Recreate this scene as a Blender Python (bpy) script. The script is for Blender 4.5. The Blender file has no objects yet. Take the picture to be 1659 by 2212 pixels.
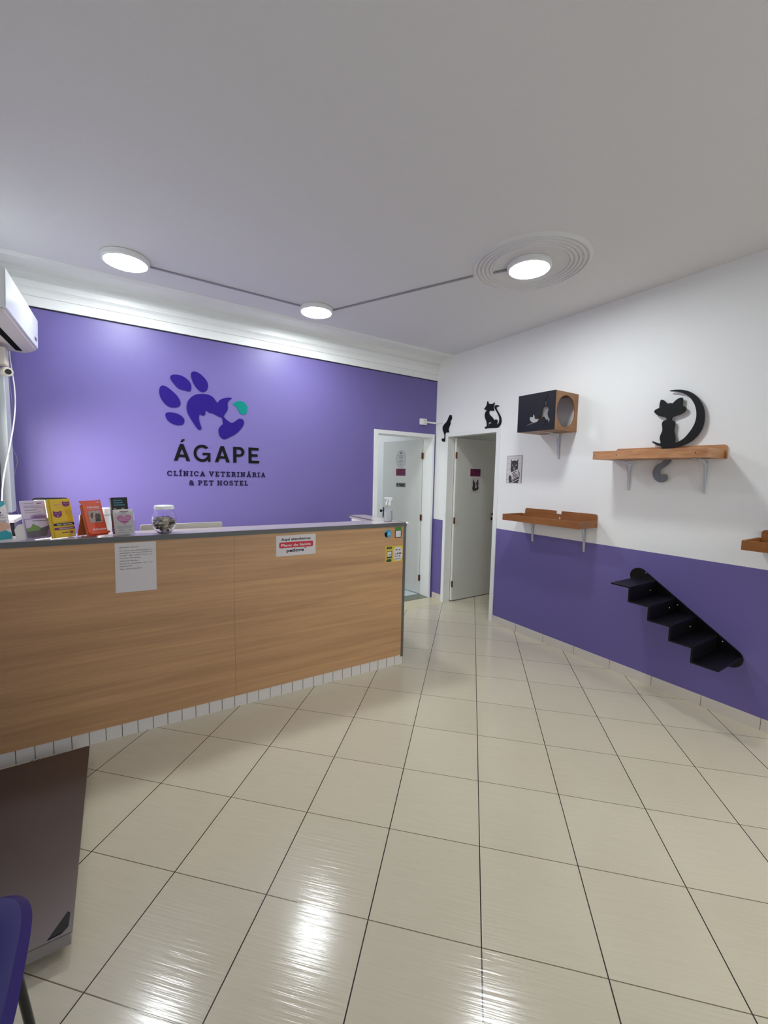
import bpy, math, random
from mathutils import Matrix, Vector
random.seed(7)
R_=math.radians
C=bpy.context.scene.collection
sc=bpy.context.scene
# ---------------------------------------------------------------- camera, light, exposure
cam=bpy.data.cameras.new('camera'); cam.sensor_fit='HORIZONTAL'; cam.sensor_width=36; cam.lens=36*896.7/1659; cam.clip_start=0.02
co=bpy.data.objects.new('camera',cam); C.objects.link(co); sc.camera=co
CR=[[0.841179,-0.540365,0.020568],[-0.030323,-0.085112,-0.99591],[0.539906,0.837115,-0.08798]]
CW=Vector((-3.527,-4.259,1.623))
def set_cam(rows):
    r,d,f=[Vector(v) for v in rows]
    m=Matrix.Identity(4)
    for i in range(3): m[i][0]=r[i]; m[i][1]=-d[i]; m[i][2]=-f[i]; m[i][3]=CW[i]
    co.matrix_world=m
set_cam(CR)
vs=sc.view_settings; vs.view_transform='Standard'; vs.look='None'; vs.gamma=1; vs.use_curve_mapping=False; vs.exposure=0.13
w=bpy.data.worlds.new('world'); sc.world=w; w.use_nodes=True
w.node_tree.nodes['Background'].inputs[0].default_value=(.75,.87,1,1); w.node_tree.nodes['Background'].inputs[1].default_value=1.0
def area(name,loc,rot,sx,sy,energy,col):
    l=bpy.data.lights.new(name,'AREA'); l.shape='RECTANGLE'; l.size=sx; l.size_y=sy; l.energy=energy; l.color=col
    l.spread=R_(115 if name=='daylight_side_window' else 110 if name=='daylight_front' else 180)
    o=bpy.data.objects.new(name,l); C.objects.link(o); o.location=loc; o.rotation_euler=rot; return o
# daylight through the shop front behind the camera and the side window
area('daylight_front',(-.75,-6.8,1.7),(R_(44),0,R_(-2)),1.2,1.9,25,(1,.95,.84))
area('daylight_side_window',(-4.262,-.76,1.62),(0,R_(-64),R_(24)),1.0,.70,19,(1,.96,.96))
area('fill_back_room',(-1.3,1.7,2.9),(0,0,0),1.2,1.2,22,(.9,.97,1))  # added fill light under the back room ceiling, brightens the open doorway
area('fill_side_room',(1.6,-1.6,2.9),(0,0,0),.8,.8,3,(1,1,.92))  # weak fill light added overhead in the side room
LAMP_E=100.0
LAMP_COL=(.89,.95,1)
# ---------------------------------------------------------------- materials
def srgb(c):
    def f(v):
        v/=255.; return v/12.92 if v<=.04045 else ((v+.055)/1.055)**2.4
    return (f(c[0]),f(c[1]),f(c[2]),1)
def mat(name,col,rough=.5,metal=0,var=.04,vscale=30,bump=0,bscale=200,**kw):
    m=bpy.data.materials.new(name); m.use_nodes=True; nt=m.node_tree; N=nt.nodes; L=nt.links
    p=N['Principled BSDF']; p.inputs['Roughness'].default_value=rough; p.inputs['Metallic'].default_value=metal
    tc=N.new('ShaderNodeTexCoord'); no=N.new('ShaderNodeTexNoise'); no.inputs['Scale'].default_value=vscale; no.inputs['Detail'].default_value=3
    L.new(tc.outputs['Object'],no.inputs['Vector'])
    c=srgb(col); mx=N.new('ShaderNodeMix'); mx.data_type='RGBA'
    mx.inputs[6].default_value=tuple(v*(1-var) for v in c[:3])+(1,); mx.inputs[7].default_value=tuple(min(1,v*(1+var)) for v in c[:3])+(1,)
    L.new(no.outputs['Fac'],mx.inputs[0]); L.new(mx.outputs[2],p.inputs['Base Color'])
    if bump:
        n2=N.new('ShaderNodeTexNoise'); n2.inputs['Scale'].default_value=bscale; n2.inputs['Detail'].default_value=4; L.new(tc.outputs['Object'],n2.inputs['Vector'])
        b=N.new('ShaderNodeBump'); b.inputs['Strength'].default_value=bump; b.inputs['Distance'].default_value=.002
        L.new(n2.outputs['Fac'],b.inputs['Height']); L.new(b.outputs['Normal'],p.inputs['Normal'])
    for k,v in kw.items(): p.inputs[k.replace('_',' ')].default_value=v
    return m
PURPLE=(108,97,157)
M={}
M['white_wall']=mat('white_wall_paint',(240,240,237),.6,bump=.25,bscale=160,var=.01)
M['purple_wall']=mat('purple_wall_paint',PURPLE,.42,bump=.25,bscale=160,var=.02)
M['ceiling']=mat('ceiling_paint',(226,225,224),.8,bump=.15,bscale=120,var=.01)
M['trim']=mat('white_gloss_trim',(238,239,235),.35,var=.01)
M['grey_edge']=mat('grey_laminate_edge',(92,92,90),.4)
M['top']=mat('pale_laminate_top',(186,176,176),.18,var=.02)
M['white']=mat('white_plastic',(238,238,236),.35,var=.01)
M['offwhite']=mat('warm_white_plastic',(222,214,200),.4,var=.01)
M['acwhite']=mat('glossy_air_conditioner_plastic',(230,232,234),.2,var=.01)
M['black']=mat('black_painted_board',(8,8,10),.38,bump=.05,Specular_IOR_Level=.3)
M['blackmat']=mat('matt_black_cutout',(12,12,14),.6,Specular_IOR_Level=.3)
M['navy']=mat('blue_black_panel',(10,11,24),.5,Specular_IOR_Level=.3)
M['tailgrey']=mat('grey_metal_tail',(108,111,115),.4,metal=.3,vscale=12,var=.15)
M['brass']=mat('brown_brass_hinge',(116,76,48),.35,metal=.6)
M['steelw']=mat('white_pressed_steel',(205,208,214),.3,metal=.2)
M['screw']=mat('dark_screw',(50,42,40),.4,metal=.5)
M['glossblack']=mat('gloss_black_plastic',(15,15,17),.2)
M['knob']=mat('dark_metal_knob',(45,42,40),.3,metal=.8)
M['paw']=mat('deep_violet_vinyl',(36,18,112),.6,var=.02,Specular_IOR_Level=.15)
M['teal']=mat('green_vinyl',(0,124,112),.6,var=.02,Specular_IOR_Level=.15)
M['letter']=mat('black_vinyl_letter',(10,10,12),.6,var=.02,Specular_IOR_Level=.15)
M['letter2']=mat('ink_blue_vinyl_letter',(16,12,50),.6,var=.02,Specular_IOR_Level=.15)
M['paper']=mat('white_paper',(214,208,206),.6,var=.02)
M['ink']=mat('grey_ink',(62,58,58),.6)
M['ink2']=mat('light_grey_ink',(130,128,128),.6)
M['magenta']=mat('magenta_sign',(112,22,74),.4)
M['magenta2']=mat('dark_magenta_print',(80,8,48),.4)
M['grey_sign']=mat('grey_sign',(112,114,108),.4)
M['red']=mat('red_print',(196,24,50),.4)
M['navyink']=mat('navy_print',(20,16,46),.4)
M['tealpaper']=mat('teal_print',(30,142,148),.45)
M['lilac']=mat('lilac_paper',(206,190,214),.5,vscale=60)
M['lilac2']=mat('lilac_print',(158,130,178),.5)
M['green']=mat('green_print',(110,140,70),.5)
M['dgreen']=mat('dark_green_print',(22,72,44),.45)
M['lgreen']=mat('bright_green_print',(58,132,48),.45)
M['greyprint']=mat('grey_print',(92,84,92),.5)
M['yellow']=mat('yellow_card',(214,176,32),.45)
M['yellow2']=mat('yellow_sticker',(222,190,66),.45)
M['plum']=mat('plum_print',(112,30,92),.45)
M['orange']=mat('orange_card',(206,72,36),.4)
M['orange2']=mat('tan_orange_card',(196,104,52),.5)
M['photo']=mat('faded_photo_print',(160,140,128),.5,vscale=55,var=.45)
M['photodark']=mat('dark_photo_print',(70,56,54),.5,vscale=120,var=.6)
M['skinpaw']=mat('tan_fur_print',(196,156,132),.5,vscale=80,var=.2)
M['pink']=mat('pink_print',(212,110,168),.45)
M['cyan']=mat('cyan_print',(40,120,132),.45)
M['skyblue']=mat('blue_sticker',(70,150,182),.4)
M['paleblue']=mat('pale_blue_print',(120,190,214),.4)
M['chair']=mat('indigo_plastic',(34,27,104),.35,bump=.05)
M['scale']=mat('brushed_grey_steel',(118,110,108),.32,metal=.8,vscale=6,var=.03)
M['scaleside']=mat('grey_steel_skirt',(150,144,142),.4,metal=.3)
M['raceway']=mat('grey_cable_raceway',(150,148,152),.5)
M['bluefloor']=mat('pale_blue_floor',(205,218,222),.25)
M['beigefloor']=mat('yellow_beige_floor_strip',(206,198,166),.2,vscale=9,var=.05)
M['threshold']=mat('grey_green_stone',(112,118,104),.3,vscale=50,var=.12)
M['doorp']=mat('white_door_paint',(225,224,216),.45,bump=.1,var=.01)
M['screen']=mat('lit_screen',(250,250,250),.4); 
for k,e in (('screen',1.1),):
    p=M[k].node_tree.nodes['Principled BSDF']; p.inputs['Emission Color'].default_value=(1,1,1,1); p.inputs['Emission Strength'].default_value=e
def emis(name,col,s):
    m=bpy.data.materials.new(name); m.use_nodes=True; nt=m.node_tree; nt.nodes.clear()
    e=nt.nodes.new('ShaderNodeEmission'); o=nt.nodes.new('ShaderNodeOutputMaterial'); e.inputs[0].default_value=(*col,1); e.inputs[1].default_value=s
    nt.links.new(e.outputs[0],o.inputs[0]); return m
M['diffuser']=emis('lit_lamp_diffuser',LAMP_COL,LAMP_E)
M['daywindow']=emis('bright_daylight_sky',(.93,.97,1),1.0)
def glass(name,ior=1.45,rough=0,tint=(1,1,1,1)):
    m=bpy.data.materials.new(name); m.use_nodes=True; p=m.node_tree.nodes['Principled BSDF']
    p.inputs['Transmission Weight'].default_value=1; p.inputs['IOR'].default_value=ior; p.inputs['Roughness'].default_value=rough; p.inputs['Base Color'].default_value=tint; return m
M['glass']=glass('clear_plastic',1.3,.02)
M['liquid']=glass('clear_liquid',1.2,.1,(.97,.98,1,1)); M['liquid'].node_tree.nodes['Principled BSDF'].inputs['Transmission Weight'].default_value=.6
M['shadow_and_seal']=mat('painted_shadow_and_seal',(40,34,58),.7)  # shared by the painted shadow line at the cornice and the dark window seal
M['pvc']=mat('grey_white_duct',(196,200,200),.5,var=.02)
M['duct']=mat('black_air_duct',(4,4,5),.9,Specular_IOR_Level=.1)
def wood(name,c1,c2,scale,axis,rough=.35):
    m=bpy.data.materials.new(name); m.use_nodes=True; nt=m.node_tree; N=nt.nodes; L=nt.links; p=N['Principled BSDF']; p.inputs['Roughness'].default_value=rough
    tc=N.new('ShaderNodeTexCoord'); mp=N.new('ShaderNodeMapping'); L.new(tc.outputs['Object'],mp.inputs[0]); mp.inputs['Scale'].default_value=scale
    n1=N.new('ShaderNodeTexNoise'); n1.inputs['Scale'].default_value=1; n1.inputs['Detail'].default_value=6; n1.inputs['Roughness'].default_value=.6; n1.inputs['Distortion'].default_value=.4; L.new(mp.outputs[0],n1.inputs[0])
    mp2=N.new('ShaderNodeMapping'); L.new(tc.outputs['Object'],mp2.inputs[0]); mp2.inputs['Scale'].default_value=[s*(6 if s>5 else 2.5) for s in scale]
    n2=N.new('ShaderNodeTexNoise'); n2.inputs['Scale'].default_value=1; n2.inputs['Detail'].default_value=3; L.new(mp2.outputs[0],n2.inputs[0])
    ad=N.new('ShaderNodeMath'); ad.operation='MULTIPLY_ADD'; L.new(n2.outputs[0],ad.inputs[0]); ad.inputs[1].default_value=.35; L.new(n1.outputs[0],ad.inputs[2])
    cr=N.new('ShaderNodeValToRGB'); cr.color_ramp.elements[0].position=.45; cr.color_ramp.elements[1].position=.88
    cr.color_ramp.elements[0].color=srgb(c1); cr.color_ramp.elements[1].color=srgb(c2); L.new(ad.outputs[0],cr.inputs[0]); L.new(cr.outputs[0],p.inputs['Base Color']); return m
M['beech']=wood('beech_laminate',(172,132,92),(204,160,114),(.8,1,16),0,.38)
M['shelfwood']=wood('orange_brown_board',(128,78,34),(152,96,46),(3,3,8),1,.4)
M['boxwood']=wood('tan_board',(134,92,56),(160,114,74),(3,3,8),1,.45)
M['oldwood']=wood('worn_orange_board',(160,104,62),(206,152,104),(3,5,26),1,.45)
# wall with purple dado up to 1.063 m
def dado():
    m=mat('right_wall_paint',(241,241,238),.6,bump=.25,bscale=160,var=.01); nt=m.node_tree; N=nt.nodes; L=nt.links; p=N['Principled BSDF']
    src=p.inputs['Base Color'].links[0].from_socket
    tc=N.new('ShaderNodeTexCoord'); sx=N.new('ShaderNodeSeparateXYZ'); L.new(tc.outputs['Object'],sx.inputs[0])
    lt=N.new('ShaderNodeMath'); lt.operation='LESS_THAN'; L.new(sx.outputs[2],lt.inputs[0]); lt.inputs[1].default_value=1.063
    mx=N.new('ShaderNodeMix'); mx.data_type='RGBA'; L.new(lt.outputs[0],mx.inputs[0]); L.new(src,mx.inputs[6]); mx.inputs[7].default_value=srgb(PURPLE); L.new(mx.outputs[2],p.inputs['Base Color'])
    return m
M['dado']=dado()
def joints(name,col,jcol,axis,start,step,wid,rough=.25):
    m=mat(name,col,rough,var=.02,vscale=12); nt=m.node_tree; N=nt.nodes; L=nt.links; p=N['Principled BSDF']
    src=p.inputs['Base Color'].links[0].from_socket
    tc=N.new('ShaderNodeTexCoord'); sx=N.new('ShaderNodeSeparateXYZ'); L.new(tc.outputs['Object'],sx.inputs[0])
    a=N.new('ShaderNodeMath'); a.operation='SUBTRACT'; L.new(sx.outputs[axis],a.inputs[0]); a.inputs[1].default_value=start
    d=N.new('ShaderNodeMath'); d.operation='DIVIDE'; L.new(a.outputs[0],d.inputs[0]); d.inputs[1].default_value=step
    pp=N.new('ShaderNodeMath'); pp.operation='PINGPONG'; L.new(d.outputs[0],pp.inputs[0]); pp.inputs[1].default_value=.5
    lt=N.new('ShaderNodeMath'); lt.operation='LESS_THAN'; L.new(pp.outputs[0],lt.inputs[0]); lt.inputs[1].default_value=wid/2/step
    mx=N.new('ShaderNodeMix'); mx.data_type='RGBA'; L.new(lt.outputs[0],mx.inputs[0]); L.new(src,mx.inputs[6]); mx.inputs[7].default_value=srgb(jcol); L.new(mx.outputs[2],p.inputs['Base Color'])
    return m
M['basetile']=joints('cream_skirting_tile',(214,206,194),(92,80,68),1,-1.429,.3333,.003)
M['plinth']=joints('small_white_plinth_tile',(222,218,212),(110,92,74),0,-1.563,.0825,.004)
def floor_mat():
    m=bpy.data.materials.new('polished_beige_floor_tile'); m.use_nodes=True; nt=m.node_tree; N=nt.nodes; L=nt.links; p=N['Principled BSDF']
    S=.405
    tc=N.new('ShaderNodeTexCoord')
    def coord(dx,dy):
        off=(-2.512*dx-3.366*dy)
        dt=N.new('ShaderNodeVectorMath'); dt.operation='DOT_PRODUCT'; L.new(tc.outputs['Object'],dt.inputs[0]); dt.inputs[1].default_value=(dx,dy,0)
        s=N.new('ShaderNodeMath'); s.operation='SUBTRACT'; L.new(dt.outputs['Value'],s.inputs[0]); s.inputs[1].default_value=off
        d=N.new('ShaderNodeMath'); d.operation='DIVIDE'; L.new(s.outputs[0],d.inputs[0]); d.inputs[1].default_value=S; return d
    a=coord(.7111,-.7031); b=coord(.7031,.7111)
    def line(c,w):
        pp=N.new('ShaderNodeMath'); pp.operation='PINGPONG'; L.new(c.outputs[0],pp.inputs[0]); pp.inputs[1].default_value=.5
        lt=N.new('ShaderNodeMath'); lt.operation='LESS_THAN'; L.new(pp.outputs[0],lt.inputs[0]); lt.inputs[1].default_value=w/2/S; return lt
    la=line(a,.0044); lb=line(b,.0034)
    cx=N.new('ShaderNodeCombineXYZ'); L.new(a.outputs[0],cx.inputs[0]); L.new(b.outputs[0],cx.inputs[1])
    fl=N.new('ShaderNodeVectorMath'); fl.operation='FLOOR'; L.new(cx.outputs[0],fl.inputs[0])
    wn=N.new('ShaderNodeTexWhiteNoise'); wn.noise_dimensions='3D'; L.new(fl.outputs[0],wn.inputs[0])
    mp=N.new('ShaderNodeMapping'); L.new(cx.outputs[0],mp.inputs[0]); mp.inputs['Scale'].default_value=(2.2,60,1)
    st=N.new('ShaderNodeTexNoise'); st.inputs['Scale'].default_value=1; st.inputs['Detail'].default_value=5; L.new(mp.outputs[0],st.inputs[0])
    base=N.new('ShaderNodeMix'); base.data_type='RGBA'; base.inputs[6].default_value=srgb((197,188,163)); base.inputs[7].default_value=srgb((213,204,182)); L.new(st.outputs[0],base.inputs[0])
    hv=N.new('ShaderNodeHueSaturation'); L.new(base.outputs[2],hv.inputs['Color'])
    mr=N.new('ShaderNodeMapRange'); L.new(wn.outputs['Value'],mr.inputs[0]); mr.inputs[3].default_value=.965; mr.inputs[4].default_value=1.03; L.new(mr.outputs[0],hv.inputs['Value'])
    m1=N.new('ShaderNodeMix'); m1.data_type='RGBA'; L.new(lb.outputs[0],m1.inputs[0]); L.new(hv.outputs[0],m1.inputs[6]); m1.inputs[7].default_value=srgb((112,98,80))
    m2=N.new('ShaderNodeMix'); m2.data_type='RGBA'; L.new(la.outputs[0],m2.inputs[0]); L.new(m1.outputs[2],m2.inputs[6]); m2.inputs[7].default_value=srgb((38,28,22))
    L.new(m2.outputs[2],p.inputs['Base Color'])
    p.inputs['Roughness'].default_value=.15; p.inputs['IOR'].default_value=1.5
    mp3=N.new('ShaderNodeMapping'); L.new(cx.outputs[0],mp3.inputs[0]); mp3.inputs['Scale'].default_value=(1.4,42,1)
    s3=N.new('ShaderNodeTexNoise'); s3.inputs['Scale'].default_value=1; s3.inputs['Detail'].default_value=3; L.new(mp3.outputs[0],s3.inputs[0])
    mg=N.new('ShaderNodeMath'); mg.operation='MAXIMUM'; L.new(la.outputs[0],mg.inputs[0]); L.new(lb.outputs[0],mg.inputs[1])
    h=N.new('ShaderNodeMath'); h.operation='SUBTRACT'; L.new(s3.outputs[0],h.inputs[0]); L.new(mg.outputs[0],h.inputs[1])
    bp=N.new('ShaderNodeBump'); bp.inputs['Strength'].default_value=.5; bp.inputs['Distance']  .default_value=.0011; L.new(h.outputs[0],bp.inputs['Height']); L.new(bp.outputs[0],p.inputs['Normal'])
    return m
M['floor']=floor_mat()
# ---------------------------------------------------------------- builders
I4=Matrix.Identity(4)
FB=Matrix.Rotation(.009,4,'Z')                                             # back wall: x right, y into wall, z up
FR=Matrix.Rotation(R_(-90),4,'Z')                                          # right wall: local x = -world y
FC=Matrix.Translation((-1.478,-1.434,0))@Matrix.Rotation(-.0215,4,'Z')     # counter front
class MB:
    def __init__(s,F=I4): s.v=[]; s.f=[]; s.F=F
    def add(s,vs,fs):
        n=len(s.v); s.v+=[s.F@Vector(v) for v in vs]; s.f+=[tuple(i+n for i in f) for f in fs]; return s
    def box(s,x0,x1,y0,y1,z0,z1):
        return s.add([(x,y,z) for x in (x0,x1) for y in (y0,y1) for z in (z0,z1)],[(0,1,3,2),(4,6,7,5),(0,4,5,1),(2,3,7,6),(0,2,6,4),(1,5,7,3)])
    def prism(s,pts,a0,a1,plane='xz'):
        # pts in plane, extruded along the remaining axis
        def P(p,a): return {'xz':(p[0],a,p[1]),'yz':(a,p[0],p[1]),'xy':(p[0],p[1],a)}[plane]
        n=len(pts); vs=[P(p,a0) for p in pts]+[P(p,a1) for p in pts]
        fs=[tuple(range(n)),tuple(range(2*n-1,n-1,-1))]+[(i,(i+1)%n,n+(i+1)%n,n+i) for i in range(n)]
        return s.add(vs,fs)
    def lathe(s,prof,cx=0,cy=0,seg=32,capped=True):
        vs=[];fs=[];n=len(prof)
        for k in range(seg):
            a=2*math.pi*k/seg
            for r,z in prof: vs.append((cx+r*math.cos(a),cy+r*math.sin(a),z))
        for k in range(seg):
            for i in range(n-1):
                a=k*n+i;b=((k+1)%seg)*n+i; fs.append((a,b,b+1,a+1))
        if capped:
            fs.append(tuple(k*n for k in reversed(range(seg)))); fs.append(tuple(k*n+n-1 for k in range(seg)))
        return s.add(vs,fs)
    def tube(s,pts,r,seg=10):
        P=[Vector(p) for p in pts]; vs=[];fs=[];n=len(P); up=Vector((.13,.31,1)).normalized()
        rr=r if isinstance(r,(list,tuple)) else [r]*n
        for i,p in enumerate(P):
            t=((P[min(i+1,n-1)]-P[max(i-1,0)])).normalized(); a=t.cross(up).normalized(); b=t.cross(a)
            for k in range(seg):
                q=2*math.pi*k/seg; vs.append(tuple(p+rr[i]*(math.cos(q)*a+math.sin(q)*b)))
        for i in range(n-1):
            for k in range(seg): fs.append((i*seg+k,i*seg+(k+1)%seg,(i+1)*seg+(k+1)%seg,(i+1)*seg+k))
        fs.append(tuple(range(seg-1,-1,-1))); fs.append(tuple((n-1)*seg+k for k in range(seg)))
        return s.add(vs,fs)
    def sphere(s,c,r,seg=16,rings=10):
        r=r if isinstance(r,(tuple,list)) else (r,r,r)
        vs=[(c[0],c[1],c[2]-r[2])];fs=[]
        for j in range(1,rings):
            t=math.pi*j/rings-math.pi/2
            for k in range(seg):
                a=2*math.pi*k/seg; vs.append((c[0]+r[0]*math.cos(t)*math.cos(a),c[1]+r[1]*math.cos(t)*math.sin(a),c[2]+r[2]*math.sin(t)))
        vs.append((c[0],c[1],c[2]+r[2])); T=len(vs)-1
        for k in range(seg):
            fs.append((0,1+(k+1)%seg,1+k)); fs.append((T,T-seg+k,T-seg+(k+1)%seg))
            for j in range(rings-2): a=1+j*seg; fs.append((a+k,a+(k+1)%seg,a+seg+(k+1)%seg,a+seg+k))
        return s.add(vs,fs)
    def build(s,name,m,parent=None,bevel=0,smooth=False):
        me=bpy.data.meshes.new(name); me.from_pydata([tuple(v) for v in s.v],[],s.f); me.validate(); me.update()
        o=bpy.data.objects.new(name,me); C.objects.link(o); me.materials.append(M[m] if isinstance(m,str) else m)
        if smooth:
            for p in me.polygons: p.use_smooth=True
            if hasattr(me,'set_sharp_from_angle'): me.set_sharp_from_angle(angle=R_(40))
        import bmesh
        b=bmesh.new(); b.from_mesh(me); bmesh.ops.recalc_face_normals(b,faces=b.faces); b.to_mesh(me); b.free()
        if bevel:
            md=o.modifiers.new('bevel','BEVEL'); md.width=bevel; md.segments=2; md.limit_method='ANGLE'; md.angle_limit=R_(50)
        if parent: adopt(o,parent)
        return o
def mw(o):
    m=Matrix.LocRotScale(o.location,o.rotation_euler,o.scale)
    return (mw(o.parent)@o.matrix_parent_inverse@m) if o.parent else m
def adopt(o,p):
    o.parent=p; o.matrix_parent_inverse=mw(p).inverted()
def tag(o,label=None,cat=None,group=None,kind=None):
    if label: o['label']=label
    if cat: o['category']=cat
    if group: o['group']=group
    if kind: o['kind']=kind
    return o
def thing(name,label,cat,loc=(0,0,0),group=None,kind=None):
    o=bpy.data.objects.new(name,None); o.empty_display_size=.05; C.objects.link(o); o.location=loc; return tag(o,label,cat,group,kind)
def curve_mesh(cu):
    t=bpy.data.objects.new('tmp',cu); C.objects.link(t); bpy.context.view_layer.update()
    dg=bpy.context.evaluated_depsgraph_get(); me=bpy.data.meshes.new_from_object(t.evaluated_get(dg)); bpy.data.objects.remove(t); return me
def fin(me,name,m,parent,F):
    me.transform(F); me.name=name; me.materials.clear(); me.materials.append(M[m]); o=bpy.data.objects.new(name,me); C.objects.link(o)
    if parent: adopt(o,parent)
    return o
XZ=Matrix.Rotation(R_(90),4,'X')   # curve plane (x,y) -> (x,z); curve +z -> -y (towards viewer)
def plate(name,outlines,th,m,F,parent=None,off=0.0):
    # flat shape with real thickness; outlines in (x,z) of frame F, back side at distance off in front of the plane
    cu=bpy.data.curves.new(name,'CURVE'); cu.dimensions='2D'; cu.fill_mode='BOTH'; cu.extrude=th/2
    for pts in outlines:
        sp=cu.splines.new('POLY'); sp.points.add(len(pts)-1); sp.use_cyclic_u=True
        for i,p in enumerate(pts): sp.points[i].co=(p[0],p[1],0,1)
    return fin(curve_mesh(cu),name,m,parent,F@Matrix.Translation((0,-(off+th/2),0))@XZ)
def text(name,s,x0,z0,wid,cap,m,F,parent=None,off=0.0,th=.0012,bold=0,spacing=1,shear=0):
    cu=bpy.data.curves.new(name,'FONT'); cu.body=s; cu.extrude=.01; cu.space_character=spacing; cu.offset=bold; cu.shear=shear; cu.resolution_u=3
    me=curve_mesh(cu)
    # reference cap height from letter H with same weight
    k=cap/(.729-.0+2*bold)
    xs=[v.co.x for v in me.vertices]; a,b=min(xs),max(xs); kx=(wid/(b-a)) if wid else k
    for v in me.vertices: v.co.x=(v.co.x-a)*kx; v.co.y*=k; v.co.z*=th/.02
    return fin(me,name,m,parent,F@Matrix.Translation((x0,-(off+th/2),z0))@XZ)
def rect(x0,x1,z0,z1,r=0,n=4):
    if r<=0: return [(x0,z0),(x1,z0),(x1,z1),(x0,z1)]
    o=[]
    for cx,cz,a in ((x1-r,z0+r,-90),(x1-r,z1-r,0),(x0+r,z1-r,90),(x0+r,z0+r,180)):
        for i in range(n+1):
            t=R_(a+90*i/n); o.append((cx+r*math.cos(t),cz+r*math.sin(t)))
    return o
def ell(cx,cz,rx,rz,n=28,a0=0,a1=360):
    return [(cx+rx*math.cos(R_(a0+(a1-a0)*i/n)),cz+rz*math.sin(R_(a0+(a1-a0)*i/n))) for i in range(n if a1-a0==360 else n+1)]
def bars(name,lines,m,F,parent,off):
    # short rows of illegible print: (x0,x1,z,height)
    return plate(name,[rect(a,b,z,z+h) for a,b,z,h in lines],.0004,m,F,parent,off)
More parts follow.
